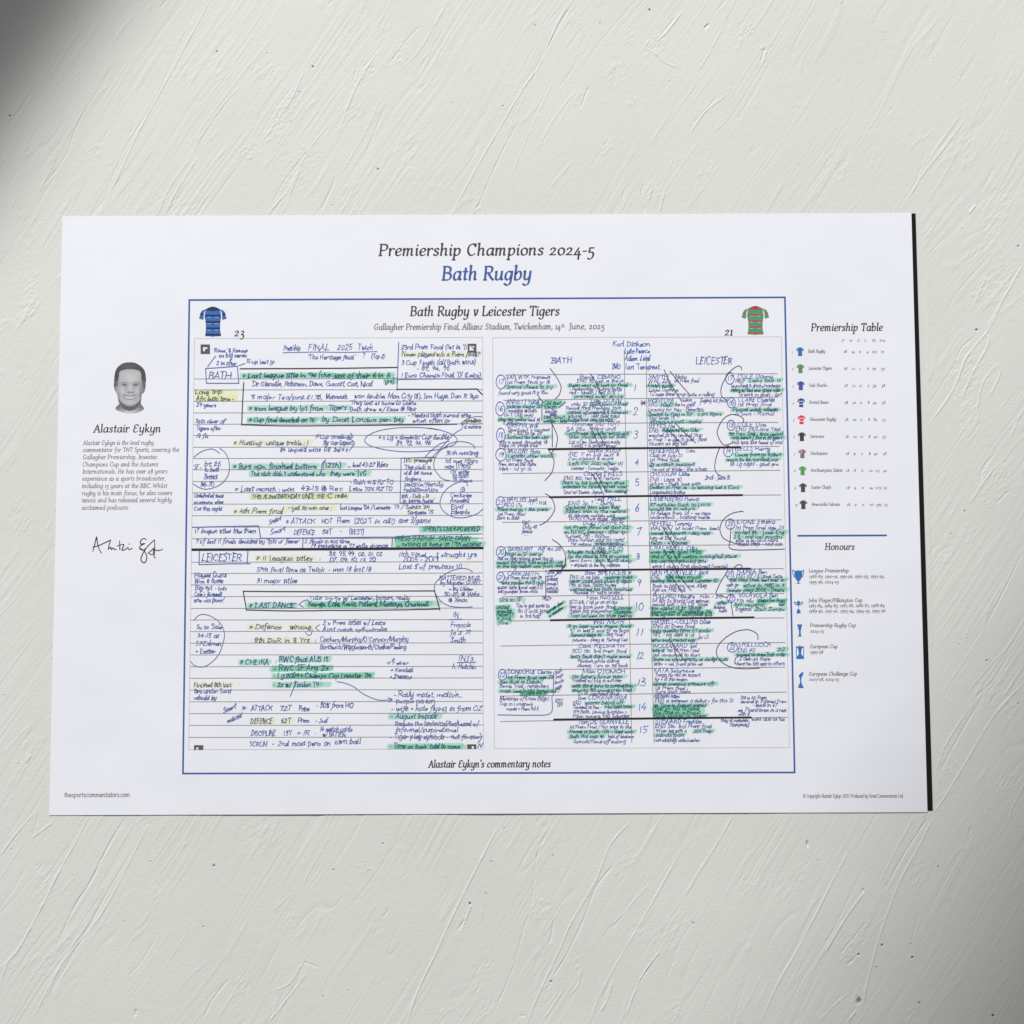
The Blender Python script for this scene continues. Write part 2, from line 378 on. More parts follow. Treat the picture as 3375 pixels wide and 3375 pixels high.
CROPS = {'r1': (0, 0, .5823), 'r2': (1125, 0, .5823), 'r3': (2250, 0, .5823), 'r4': (0, 2250, .5823), 'r5': (1125, 2600, .5823), 'r6': (2250, 2250, .5823), 'r7': (2900, 1000, .673),
         'A': (600, 1100, .2588), 'B': (1100, 1100, .26915), 'C': (600, 1470, .2588), 'D': (1100, 1470, .26915), 'E': (600, 1800, .2588), 'F': (1100, 1800, .26915),
         'G': (600, 2150, .2588), 'H': (1100, 2150, .26915), 'I': (1620, 1100, .2588), 'J': (2100, 1100, .26915), 'K': (1620, 1470, .2588), 'L': (2100, 1470, .26915),
         'M': (1620, 1840, .2588), 'N': (2100, 1840, .26915), 'O': (1620, 2150, .2588), 'P': (2100, 2150, .26915),
         'T': (2580, 1000, .3623), 'U': (2580, 1700, .3106), 'V': (160, 1100, .2588), 'W': (160, 1600, .2588), 'S': (600, 970, .3106)}
def cv(k, x, y):
    ox, oy, s = CROPS[k]
    return (ox + x * s, oy + y * s)
def cvs(k, pts): return [cv(k, x, y) for x, y in pts]

def plaster():
    half, n = 0.285, 1960
    core = np.linspace(-half, half, n)
    ring = half + np.cumsum(np.geomspace(0.0006, 0.16, 40))
    ax = np.r_[-ring[::-1], core, ring]
    X, Y = np.meshgrid(ax, ax + 0.0)
    mm = 1000.0
    x, y = X * mm, Y * mm
    ca, sa = math.cos(math.radians(58)), math.sin(math.radians(58))
    warp = vnoise(x / 90, y / 90, 3, 2) * 6
    s = x * ca + y * sa; t = -x * sa + y * ca + warp + 0.0012 * s * 10
    patch = np.clip(vnoise(x / 45, y / 45, 5, 2) * 1.6 + 0.45, 0, 1)
    patch2 = np.clip(vnoise(s / 70 + 9, t / 14, 6, 2) * 1.9 + 0.15, 0, 1)
    h = 0.20 * vnoise(x / 60, y / 60, 1, 2)
    h += 0.013 * patch * vnoise(s / 55, t / 1.5, 11, 2)
    h += 0.036 * patch2 * vnoise(s / 38 + 3, t / 0.95, 12, 1)
    # long trowel scores: sparse thin ridges and furrows that start and stop
    v = vnoise(s / 48 + 40, t / 2.6 + 40, 21, 1); gate = np.clip(vnoise(s / 22, t / 5, 22, 1) * 2.2 - 0.25, 0, 1)
    h += 0.062 * gate * np.exp(-(v / 0.10) ** 2)
    v = vnoise(s / 60 + 80, t / 4.2 + 10, 23, 1); gate = np.clip(vnoise(s / 35 + 7, t / 6, 24, 1) * 2.4 - 0.55, 0, 1)
    h -= 0.062 * gate * np.exp(-(v / 0.075) ** 2)
    # scuffed islands
    isl = np.clip(vnoise(x / 16, y / 22, 31, 2) * 3.2 - 1.25, 0, 1)
    h += 0.10 * 0.6 * isl * vnoise(s / 3.0, t / 1.0, 32, 2)
    # grain
    h += 0.013 * vnoise(x / 0.85, y / 0.85, 41, 2) + 0.008 * vnoise(x / 2.6, y / 2.6, 42, 1)

    dirt = np.zeros_like(h)
    def bbox(pts, pad):
        return (ax > pts[:, 0].min() - pad).argmax(), len(ax) - (ax[::-1] < pts[:, 0].max() + pad).argmax(), (ax > pts[:, 1].min() - pad).argmax(), len(ax) - (ax[::-1] < pts[:, 1].max() + pad).argmax()
    def groove(pts, w, amp, side=0.0):
        """w mm wide, amp mm high (below 0: cut in); side adds a step, so that one flank stays higher"""
        p = smooth(pts, 4); wv = at(p[:, 0], p[:, 1])[:, :2]
        pad = 0.012
        i0, i1, j0, j1 = bbox(wv, pad)
        if i1 <= i0 or j1 <= j0: return
        gx, gy = X[j0:j1, i0:i1], Y[j0:j1, i0:i1]
        best = np.full(gx.shape, 1e9); sg = np.zeros(gx.shape); tt = np.zeros(gx.shape)
        nseg = len(wv) - 1
        for q in range(nseg):
            a, b = wv[q], wv[q + 1]; d = b - a; L2 = max(d @ d, 1e-12)
            u = np.clip(((gx - a[0]) * d[0] + (gy - a[1]) * d[1]) / L2, 0, 1)
            ex, ey = gx - a[0] - u * d[0], gy - a[1] - u * d[1]
            dd = ex * ex + ey * ey; k = dd < best
            best = np.where(k, dd, best); sg = np.where(k, np.sign(d[0] * ey - d[1] * ex), sg); tt = np.where(k, (q + u) / nseg, tt)
        dist = np.sqrt(best) * mm
        env = np.clip(np.minimum(tt, 1 - tt) * 9 + 0.12, 0, 1) * (0.75 + 0.35 * vnoise(gx * 260, gy * 260, 77))
        w = w * 0.70; amp = amp * 1.55
        prof = amp * np.exp(-(dist / w) ** 2)
        if side: prof = prof + side * sg * np.exp(-dist / (w * 5)) * np.tanh(dist / w * 1.5)
        h[j0:j1, i0:i1] += prof * env
    def pit(px, py, r, depth, rim=0.06, ang=0.0, el=1.0):
        c = at(px, py)
        i0, i1, j0, j1 = bbox(np.array([c[:2]]), 0.006)
        dx, dy = (X[j0:j1, i0:i1] - c[0]) * mm, (Y[j0:j1, i0:i1] - c[1]) * mm
        gx0, gy0 = X[j0:j1, i0:i1], Y[j0:j1, i0:i1]
        u, v = dx * math.cos(ang) + dy * math.sin(ang), (-dx * math.sin(ang) + dy * math.cos(ang))
        d = np.hypot(u / el, v) / (r * 0.85) * (1 + 0.45 * vnoise(gx0 * 900, gy0 * 900, 88))
        dirt[j0:j1, i0:i1] = np.maximum(dirt[j0:j1, i0:i1], min(1, depth * 2.6) * np.exp(-(d / 0.8) ** 4))
        h[j0:j1, i0:i1] += -depth * np.exp(-d ** 2 * 1.6) + rim * depth * np.exp(-((d - 1.7) / 0.5) ** 2)
    def scuff(px, py, rx, ry, amp, seed):
        c = at(px, py); i0, i1, j0, j1 = bbox(np.array([c[:2]]), 0.03)
        dx, dy = (X[j0:j1, i0:i1] - c[0]) * mm, (Y[j0:j1, i0:i1] - c[1]) * mm
        u, v = dx * ca + dy * sa, -dx * sa + dy * ca
        d = np.hypot(u / rx, v / ry) + 0.35 * vnoise(dx / 2.2, dy / 2.2, seed, 1)
        body = np.clip((1 - d) * 3.5, 0, 1)
        h[j0:j1, i0:i1] += 0.62 * amp * body * (0.25 + 0.9 * vnoise(u / 1.9, v / 0.8, seed + 1, 2))

    for args in PLASTER_LINES: groove(*args)
    for args in PLASTER_PITS: pit(*args)
    for args in PLASTER_SCUFFS: scuff(*args)
    Z = h * 1.7 / mm
    r = np.maximum(np.abs(X), np.abs(Y))
    Z = np.where(r > half, Z * np.clip(1 - (r - half) / 0.1, 0.0, 1), Z)
    # level out under the sheet so that the board lies flat on it
    cor = at(np.array([205, 3070]), np.array([2685, 705]))
    ins = np.minimum.reduce([X - cor[0, 0], cor[1, 0] - X, Y - cor[0, 1], cor[1, 1] - Y])
    Z = np.where(ins > 0.004, np.minimum(Z, 0.0) * 0.3, Z)
    N = len(ax)
    co = np.stack([X, Y, Z], -1).reshape(-1, 3)
    idx = np.arange(N * N).reshape(N, N)
    q = np.stack([idx[:-1, :-1], idx[:-1, 1:], idx[1:, 1:], idx[1:, :-1]], -1).reshape(-1, 4).astype(np.int32)
    me = bpy.data.meshes.new("plaster_surface")
    me.vertices.add(len(co)); me.vertices.foreach_set("co", co.astype(np.float32).ravel())
    me.loops.add(q.size); me.loops.foreach_set("vertex_index", q.ravel())
    me.polygons.add(len(q)); me.polygons.foreach_set("loop_start", np.arange(0, q.size, 4, dtype=np.int32))
    me.polygons.foreach_set("use_smooth", np.ones(len(q), bool))
    me.update(calc_edges=True)
    da = me.attributes.new("dirt", 'FLOAT', 'POINT'); da.data.foreach_set("value", dirt.astype(np.float32).ravel())
    o = bpy.data.objects.new("plaster_surface", me); COL.objects.link(o)
    o["kind"] = "structure"
    o["label"] = "off-white trowelled plaster surface with diagonal scores and pits"
    m = bpy.data.materials.new("plaster"); m.use_nodes = True
    nt = m.node_tree; b = nt.nodes["Principled BSDF"]
    b.inputs["Roughness"].default_value = 0.82; b.inputs["Specular IOR Level"].default_value = 0.28
    tc = nt.nodes.new("ShaderNodeTexCoord")
    n1 = nt.nodes.new("ShaderNodeTexNoise"); n1.inputs["Scale"].default_value = 14; n1.inputs["Detail"].default_value = 6
    n2 = nt.nodes.new("ShaderNodeTexNoise"); n2.inputs["Scale"].default_value = 1700; n2.inputs["Detail"].default_value = 4
    for n_ in (n1, n2): nt.links.new(tc.outputs["Object"], n_.inputs["Vector"])
    mx = nt.nodes.new("ShaderNodeMix"); mx.data_type = 'RGBA'
    mx.inputs[6].default_value = (0.650, 0.648, 0.620, 1); mx.inputs[7].default_value = (0.692, 0.690, 0.664, 1)
    nt.links.new(n1.outputs["Fac"], mx.inputs[0])
    # grit sitting in the pin holes
    an = nt.nodes.new("ShaderNodeAttribute"); an.attribute_name = "dirt"
    m2 = nt.nodes.new("ShaderNodeMix"); m2.data_type = 'RGBA'; m2.inputs[7].default_value = (0.13, 0.125, 0.115, 1)
    nt.links.new(mx.outputs[2], m2.inputs[6]); nt.links.new(an.outputs["Fac"], m2.inputs[0]); nt.links.new(m2.outputs[2], b.inputs["Base Color"])
    bp = nt.nodes.new("ShaderNodeBump"); bp.inputs["Strength"].default_value = 0.8; bp.inputs["Distance"].default_value = 0.00012
    nt.links.new(n2.outputs["Fac"], bp.inputs["Height"]); nt.links.new(bp.outputs[0], b.inputs["Normal"])
    me.materials.append(m)
    return o

R = lambda k, *p: np.array(cvs(k, p))
PLASTER_LINES = [
    (R('r1', (940, 0), (905, 45)), .5, -.14), (R('r1', (1880, 0), (1860, 28)), .5, -.14),
    (R('r1', (480, 0), (300, 350), (190, 560)), .35, .07), (R('r1', (90, 30), (0, 170)), .35, -.07), (R('r1', (130, 200), (0, 420)), .3, -.06),
    (R('r1', (1190, 0), (1060, 240), (930, 480), (760, 800), (570, 1220)), .4, .10), (R('r1', (1120, 30), (1000, 290), (880, 560), (690, 880), (560, 1200)), .3, -.08),
    (R('r1', (640, 370), (560, 500), (440, 700), (360, 900), (220, 1080)), .4, -.09), (R('r1', (320, 890), (225, 1080)), .4, .09), (R('r1', (310, 1000), (220, 1150)), .35, -.09),
    (R('r1', (1080, 890), (960, 1060), (890, 1220)), .4, .11), (R('r1', (1120, 890), (1000, 1080), (930, 1220)), .4, .10), (R('r1', (1180, 1110), (1120, 1215)), .35, -.08),
    (R('r1', (1370, 480), (1240, 620), (1120, 800)), .3, .07), (R('r1', (1330, 520), (1200, 700), (1130, 810)), .3, -.07),
    (R('r1', (1720, 400), (1650, 560), (1500, 780)), .4, .10), (R('r1', (1660, 480), (1560, 620), (1480, 760)), .4, -.09),
    (R('r1', (1880, 680), (1740, 860), (1640, 1060), (1510, 1220)), .4, .11), (R('r1', (1760, 830), (1620, 1010), (1540, 1150)), .4, -.12), (R('r1', (1700, 960), (1640, 1100)), .4, .11),
    (R('r1', (1900, 1000), (1860, 1100), (1810, 1200)), .5, -.14), (R('r1', (610, 740), (510, 930)), .4, -.10), (R('r1', (760, 700), (735, 760)), .5, -.13),
    (R('r1', (580, 810), (520, 920)), .35, .09), (R('r1', (1860, 250), (1700, 560)), .3, .05),
    (R('r2', (1290, 0), (1200, 180), (1120, 370), (1030, 500), (880, 750), (760, 960), (630, 1200)), .42, .12, .03), (R('r2', (1320, 0), (1240, 130), (1110, 380), (1090, 440)), .4, -.12),
    (R('r2', (1000, 690), (900, 880), (820, 1060), (755, 1215)), .4, -.10, -.02), (R('r2', (1200, 460), (1060, 760), (960, 1000)), .3, .07), (R('r2', (1400, 490), (1355, 610)), .45, -.14),
    (R('r2', (1320, 520), (1200, 680), (1100, 860)), .35, .08), (R('r2', (1410, 250), (1230, 500)), .3, -.07), (R('r2', (1360, 160), (1265, 295)), .35, -.08),
    (R('r2', (590, 30), (460, 260), (330, 400)), .35, .07), (R('r2', (440, 150), (370, 230), (250, 390)), .4, -.11), (R('r2', (530, 140), (510, 180)), .45, -.12),
    (R('r2', (180, 330), (90, 480), (0, 700)), .45, .13), (R('r2', (90, 370), (70, 450), (90, 490)), .4, -.12), (R('r2', (220, 560), (130, 760), (0, 980)), .4, .10), (R('r2', (250, 600), (140, 860)), .4, -.10),
    (R('r2', (100, 1020), (0, 1200)), .4, .12), (R('r2', (60, 1030), (0, 1130)), .4, -.11), (R('r2', (1925, 70), (1850, 170), (1780, 240)), .5, .12), (R('r2', (1890, 100), (1790, 220)), .4, -.10),
    (R('r2', (1710, 1040), (1700, 1110), (1720, 1210)), .5, -.15), (R('r2', (1830, 1090), (1800, 1200)), .5, .13), (R('r2', (1760, 1050), (1740, 1140)), .4, .10), (R('r2', (1600, 1080), (1580, 1200)), .4, -.09),
    (R('r2', (1740, 230), (1720, 270), (1780, 300), (1830, 350), (1900, 380)), .5, .10), (R('r2', (1860, 240), (1900, 320)), .4, .09), (R('r2', (1880, 900), (1830, 1010)), .35, .07),
    (R('r3', (150, 135), (125, 160)), .6, -.22), (R('r3', (240, 130), (150, 300), (90, 400)), .35, .08), (R('r3', (465, 280), (440, 350)), .6, -.16), (R('r3', (475, 290), (455, 350)), .4, .14),
    (R('r3', (260, 530), (120, 640), (40, 760)), .4, .08), (R('r3', (200, 540), (60, 700)), .35, -.07), (R('r3', (1020, 740), (950, 860)), .3, .05), (R('r3', (1590, 420), (1545, 500)), .3, -.06),
    (R('r3', (1570, 650), (1470, 790), (1400, 890)), .45, .10), (R('r3', (1610, 660), (1470, 850), (1350, 1000), (1280, 1120)), .4, .11), (R('r3', (1590, 655), (1440, 860)), .3, -.09),
    (R('r3', (1810, 310), (1740, 480), (1640, 680), (1500, 960), (1370, 1160)), .3, .06), (R('r3', (1925, 800), (1780, 1080), (1700, 1200)), .35, .07), (R('r3', (1660, 1160), (1620, 1210)), .6, .13),
    (R('r3', (1370, 860), (1330, 1000), (1290, 1090)), .35, -.07), (R('r3', (1930, 1490), (1800, 1720), (1720, 1860)), .45, .12), (R('r3', (1720, 1560), (1660, 1700), (1700, 1600)), .5, .10),
    (R('r7', (600, 0), (530, 130), (490, 180), (420, 270), (360, 420), (230, 610)), .5, .12, .02), (R('r7', (480, 150), (400, 220), (370, 290), (385, 330)), .45, -.09), (R('r7', (525, 150), (530, 200), (450, 350), (400, 470)), .5, .12),
    (R('r7', (570, 300), (500, 400), (475, 540)), .5, .10), (R('r7', (575, 295), (590, 340), (540, 450)), .5, .12), (R('r7', (360, 310), (230, 510)), .35, -.08), (R('r7', (700, 520), (640, 650)), .4, .10),
    (R('r7', (570, 730), (510, 800), (485, 890)), .4, -.10), (R('r7', (585, 780), (520, 860), (440, 980)), .45, .12), (R('r7', (630, 920), (570, 980)), .5, -.12), (R('r7', (700, 1220), (620, 1380), (510, 1600)), .45, -.11, .02),
    (R('r7', (660, 1290), (560, 1480)), .4, .10), (R('r7', (640, 1700), (560, 1840), (470, 1930)), .5, -.12), (R('r7', (700, 1780), (610, 1920)), .5, .12), (R('r7', (660, 1640), (430, 1900)), .4, .08),
    (R('r4', (500, 765), (430, 900), (340, 1060), (230, 1280), (110, 1500), (40, 1590), (0, 1720)), .5, .16, .045), (R('r4', (710, 765), (620, 910), (510, 1130), (420, 1270), (310, 1510)), .45, -.17, -.03),
    (R('r4', (770, 770), (640, 1000), (520, 1210)), .3, .07), (R('r4', (840, 800), (700, 1080), (560, 1330), (360, 1580), (240, 1830)), .4, .10), (R('r4', (740, 960), (500, 1380), (300, 1740)), .35, -.09),
    (R('r4', (520, 1330), (340, 1600), (200, 1880)), .5, .10), (R('r4', (220, 735), (180, 880)), .45, -.10), (R('r4', (190, 740), (90, 860), (0, 980)), .45, .12), (R('r4', (300, 790), (180, 880)), .4, .09),
    (R('r4', (150, 460), (30, 720)), .35, .07), (R('r4', (130, 910), (0, 1110)), .35, .07), (R('r4', (880, 1450), (800, 1580), (730, 1660)), .35, -.09), (R('r4', (1290, 1680), (1200, 1800), (1150, 1900)), .45, -.11),
    (R('r4', (1330, 1750), (1230, 1900)), .45, .10), (R('r4', (1710, 1590), (1640, 1700), (1560, 1740)), .45, .11), (R('r4', (1740, 1640), (1600, 1820), (1520, 1920)), .5, .13), (R('r4', (1700, 1680), (1540, 1890)), .4, -.10),
    (R('r4', (1720, 1580), (1800, 1610)), .45, -.09), (R('r4', (1900, 820), (1790, 1000), (1720, 1130)), .35, .08), (R('r4', (770, 1850), (765, 1885)), .8, -.2), (R('r4', (1080, 1380), (940, 1600)), .3, .05), (R('r4', (150, 330), (135, 375)), .8, .13), (R('r4', (175, 410), (150, 450)), .8, .13),
    (R('r5', (910, 165), (780, 420), (640, 700), (520, 960), (430, 1150), (370, 1330)), .45, .15, .03), (R('r5', (1180, 220), (1110, 370), (1075, 650), (1030, 800), (970, 1020), (850, 1300)), .4, -.09),
    (R('r5', (1640, 180), (1520, 320), (1440, 520), (1300, 760), (1240, 900), (1110, 1180), (1050, 1330)), .45, .13), (R('r5', (1550, 420), (1440, 560), (1380, 720), (1280, 930), (1190, 1080)), .4, -.12),
    (R('r5', (1930, 330), (1800, 570), (1640, 850), (1480, 1130), (1400, 1330)), .42, .10, .02), (R('r5', (1810, 910), (1690, 1080), (1610, 1290)), .5, .13), (R('r5', (1790, 940), (1650, 1150)), .4, -.10),
    (R('r5', (1540, 1080), (1510, 1180), (1470, 1260)), .5, .13), (R('r5', (1525, 1080), (1480, 1190)), .45, -.12), (R('r5', (1740, 540), (1600, 700), (1520, 780)), .35, .08), (R('r5', (700, 740), (660, 800)), .6, -.17), (R('r5', (740, 650), (690, 770)), .5, .13),
    (R('r5', (1250, 1150), (1150, 1300)), .45, .10), (R('r5', (1200, 740), (1190, 830), (1175, 880)), .5, -.13), (R('r5', (1360, 1010), (1340, 1110), (1290, 1170)), .4, .10), (R('r5', (1010, 1285), (1040, 1285)), .5, -.14), (R('r5', (270, 680), (235, 730)), .5, -.12),
    (R('r6', (280, 760), (200, 900), (100, 1060), (10, 1210)), .45, .10), (R('r6', (970, 900), (860, 1100), (740, 1340), (620, 1560), (540, 1700), (440, 1920)), .42, .11), (R('r6', (1040, 1020), (930, 1240), (830, 1440), (700, 1660)), .35, -.08),
    (R('r6', (1420, 760), (1340, 920), (1240, 1100), (1160, 1300), (1110, 1450), (1080, 1560), (1040, 1720), (1020, 1820)), .5, .14, .03), (R('r6', (1390, 760), (1260, 960), (1130, 1190)), .45, -.13), (R('r6', (1310, 760), (1200, 960), (1110, 1140)), .4, .09),
    (R('r6', (1040, 1170), (930, 1320), (800, 1540)), .45, .12), (R('r6', (1050, 1340), (960, 1450), (890, 1540)), .45, -.11), (R('r6', (1000, 1530), (930, 1600)), .5, -.15), (R('r6', (940, 1760), (850, 1830), (770, 1920)), .5, .12), (R('r6', (900, 1770), (800, 1880)), .4, -.12), (R('r6', (990, 1850), (930, 1925)), .5, .13),
    (R('r6', (1930, 0), (1760, 190), (1620, 420), (1500, 620), (1420, 740)), .5, .12, .02), (R('r6', (1740, 0), (1560, 310), (1460, 500)), .45, -.11), (R('r6', (1660, 90), (1500, 330), (1440, 480)), .4, .10), (R('r6', (1930, 580), (1870, 700), (1850, 760)), .5, .10),
    (R('r6', (1330, 1310), (1300, 1460)), .5, -.10), (R('r6', (705, 895), (708, 935)), .7, -.22), (R('r6', (1020, 1165), (1022, 1190)), .7, -.18), (R('r6', (1630, 820), (1622, 860)), .6, -.14),
]
PLASTER_PITS = [(*cv(k, x, y), r, d) for k, x, y, r, d in [
    ('r1', 57, 655, .55, .32), ('r1', 1228, 290, .5, .34), ('r1', 1512, 300, .45, .3), ('r1', 1772, 378, .7, .4), ('r1', 1693, 520, .4, .3), ('r1', 1646, 690, .4, .34), ('r1', 295, 422, .4, .2), ('r1', 1883, 1162, .4, .3), ('r1', 1743, 885, .4, .2), ('r1', 760, 325, .35, .15), ('r1', 78, 1172, .4, .22), ('r1', 1620, 405, .3, .2), ('r1', 1120, 545, .3, .12),
    ('r2', 1745, 55, .7, .36), ('r2', 1097, 143, .45, .2), ('r2', 207, 958, .42, .38), ('r2', 915, 600, .4, .3), ('r2', 1616, 392, .4, .22), ('r2', 628, 582, .4, .2), ('r2', 1858, 458, .3, .2), ('r2', 1465, 130, .5, .25),
    ('r3', 900, 18, .4, .3), ('r3', 890, 455, .55, .16), ('r3', 1138, 185, .5, .15), ('r3', 1420, 335, .5, .15), ('r3', 1900, 1395, .5, .4), ('r3', 1663, 1867, .45, .32), ('r3', 1583, 1297, .4, .2), ('r3', 1600, 1758, .4, .2), ('r3', 320, 660, .35, .2), ('r3', 710, 155, .4, .12),
    ('r7', 473, 130, .5, .36), ('r7', 416, 1018, .5, .34), ('r7', 525, 1748, .5, .4), ('r7', 348, 1130, .4, .2), ('r7', 392, 1670, .6, .14), ('r7', 540, 698, .4, .22), ('r7', 430, 1640, .4, .1),
    ('r4', 25, 70, .5, .26), ('r4', 1210, 1040, .75, .4), ('r4', 850, 1012, .45, .34), ('r4', 65, 945, .4, .25), ('r4', 410, 1095, .4, .24), ('r4', 1150, 1382, .4, .28), ('r4', 1120, 1348, .35, .2), ('r4', 1888, 1060, .45, .28), ('r4', 1570, 1302, .35, .2), ('r4', 700, 1350, .4, .15), ('r4', 105, 460, .35, .2), ('r4', 1830, 1775, .4, .2),
    ('r5', 728, 650, .8, .44), ('r5', 852, 413, .45, .38), ('r5', 920, 225, .45, .26), ('r5', 235, 310, .4, .34), ('r5', 1110, 372, .4, .28), ('r5', 1198, 378, .35, .28), ('r5', 818, 594, .4, .22), ('r5', 1186, 1092, .5, .4), ('r5', 152, 465, .35, .25), ('r5', 590, 505, .35, .16), ('r5', 42, 1140, .35, .18), ('r5', 1430, 905, .35, .16),
    ('r6', 705, 912, .5, .3), ('r6', 1128, 1486, .7, .42), ('r6', 996, 1538, .5, .34), ('r6', 1300, 1555, .6, .4), ('r6', 1098, 1610, .5, .34), ('r6', 1447, 1043, .55, .34), ('r6', 1757, 1885, .7, .4), ('r6', 1340, 1813, .7, .28), ('r6', 1290, 1480, .5, .28), ('r6', 1735, 720, .6, .15), ('r6', 1900, 118, .5, .3), ('r6', 765, 1005, .6, .14), ('r6', 1805, 1577, .4, .2), ('r6', 62, 1362, .7, .2), ('r6', 1515, 1237, .35, .2), ('r6', 1000, 1800, 1.6, .30)]]
PLASTER_SCUFFS = [(*cv(k, x, y), rx, ry, a, sd) for k, x, y, rx, ry, a, sd in [
    ('r1', 1410, 860, 6, 4.5, .16, 101), ('r1', 1600, 640, 16, 5, .13, 103), ('r1', 545, 850, 9, 4, .10, 105), ('r1', 165, 1750, 8, 4.5, .17, 107), ('r1', 180, 1600, 8, 4, .13, 109), ('r1', 20, 1850, 7, 4, .16, 111), ('r1', 1700, 950, 16, 7, .11, 113), ('r1', 620, 905, 3, 2, .1, 115),
    ('r2', 330, 300, 10, 5, .11, 121), ('r2', 130, 400, 8, 5, .12, 123), ('r2', 1780, 260, 8, 6, .12, 125), ('r2', 1620, 210, 5, 3, .13, 127), ('r2', 1500, 820, 7, 3, .11, 129), ('r2', 1320, 560, 6, 3, .12, 131), ('r2', 1760, 1080, 7, 6, .10, 133), ('r2', 1640, 570, 3, 3, .1, 134),
    ('r3', 360, 180, 5, 3, .17, 141), ('r3', 460, 260, 3, 2, .15, 142), ('r3', 1830, 1540, 14, 8, .10, 143), ('r3', 400, 590, 2, 2, .12, 144), ('r3', 1830, 780, 4, 2.4, .1, 145), ('r3', 1680, 1660, 9, 5, .11, 146), ('r3', 780, 1150, 2.5, 2, .12, 147),
    ('r7', 440, 340, 15, 10, .10, 151), ('r7', 560, 880, 14, 8, .11, 153), ('r7', 440, 1120, 6, 5, .10, 155), ('r7', 330, 1240, 5, 3, .09, 156),
    ('r4', 870, 1200, 4, 3, .10, 161), ('r4', 1640, 1330, 4, 3, .10, 163), ('r4', 330, 1500, 10, 4, .10, 165), ('r4', 620, 1490, 4, 2, .1, 167), ('r4', 80, 1600, 4, 3, .1, 168),
    ('r5', 1130, 690, 7, 5, .14, 171), ('r5', 1320, 980, 5, 3, .12, 173), ('r5', 1630, 380, 6, 4, .10, 175), ('r5', 1880, 1260, 8, 4, .10, 177), ('r5', 130, 440, 4, 4, .10, 178),
    ('r6', 650, 1080, 5, 4, .10, 181), ('r6', 960, 1500, 14, 5, .11, 183), ('r6', 1000, 1820, 10, 6, .12, 185), ('r6', 1490, 450, 12, 5, .10, 187), ('r6', 1840, 160, 5, 3, .12, 188)]]
plaster()
#==PRINT==
# ------------------------------------------------------------------ the mounted print
PC = [(206, 713), (3004, 702), (3057, 2677), (162, 2687)]            # sheet corners in the photograph
ctr = at(1608, 1695, 0.0)
poster = bpy.data.objects.new("poster", None); COL.objects.link(poster)
poster.location = (float(ctr[0]), float(ctr[1]), 0.0)
ORIGIN = (float(ctr[0]), float(ctr[1]), 0.0)
poster["label"] = "white landscape poster of annotated rugby commentary notes, mounted on black board"
poster["category"] = "poster"

def slab(name, corners, z0, z1, m, bev=0.0):
    me = bpy.data.meshes.new(name)
    c = np.array(corners, float); top = at(c[:, 0], c[:, 1], z1); bot = top.copy(); bot[:, 2] = z0
    v = np.vstack([top, bot]) - np.array(ORIGIN); k = len(c)
    # corners run clockwise in the picture
    f = [tuple(range(k))[::-1], tuple(range(k, 2 * k))] + [(i, (i + 1) % k, k + (i + 1) % k, k + i) for i in range(k)]
    me.from_pydata(v.tolist(), [], f); me.materials.append(m); me.update()
    o = bpy.data.objects.new(name, me); COL.objects.link(o); o.parent = poster
    if bev:
        b = o.modifiers.new("bevel", 'BEVEL'); b.width = bev; b.segments = 2
    return o
slab("backing_board", [(214, 718), (3018, 703), (3075, 2672), (172, 2681)], -0.0012, Z_BOARD, BOARD, 0.00015)
slab("paper_sheet", PC, Z_BOARD + 2e-5, Z_PAPER, PAPER, 0.00004)

def text_part(name, items, m, parent=poster, **kw):
    mb = MB()
    for it in items: printed(mb, *it[:5], m, **{**kw, **(it[5] if len(it) > 5 else {})})
    return mb.build(name, parent)
def U(k, x0, y, x1, t, xh, o=None):
    a = cv(k, x0, y); b = cv(k, x1, y)
    return (t, a[0], a[1], b[0], xh * CROPS[k][2]) + ((o,) if o else ())

text_part("title", [("Premiership Champions 2024-5", 1247, 842.5, 1960, 23)], BLACK)
text_part("team_title", [("Bath Rugby", 1455, 923, 1752, 27.5)], BLUEP)
text_part("portrait_name", [U('V', 572, 1255, 1432, "Alastair Eykyn", 60)], BLACK, thick=1.0)
bio = [U('V', 440, 1415, 1340, "Alastair Eykyn is the lead rugby", 34), U('V', 436, 1505, 1665, "commentator for TNT Sports, covering the", 34),
       U('V', 434, 1597, 1385, "Gallagher Premiership, Investec", 34), U('V', 432, 1690, 1398, "Champions Cup and the Autumn", 34),
       U('V', 430, 1780, 1515, "Internationals. He has over 28 years", 34), U('V', 428, 1870, 1492, "experience as a sports broadcaster,", 34),
       U('W', 424, 32, 1510, "including 15 years at the BBC. Whilst", 34), U('W', 424, 124, 1575, "rugby is his main focus, he also covers", 34),
       U('W', 422, 214, 1570, "tennis and has released several highly", 34), U('W', 420, 308, 1025, "acclaimed podcasts.", 34)]
text_part("biography", bio, GREYT, thin=0.6, thick=0.85, k=3)
text_part("website_line", [("thesportscommentators.com", 211, 2627, 428, 9.5, dict(mono=True, slant=0.0, y1=2626, thick=1.2))], GREYT, k=3)
text_part("copyright_line", [("© Copyright Alastair Eykyn 2025. Produced by Great Commentaries Ltd", 2646, 2628.5, 2976, 7.2, dict(mono=True, slant=0.0, y1=2628.5, thick=1.15))], GREYT, k=3)

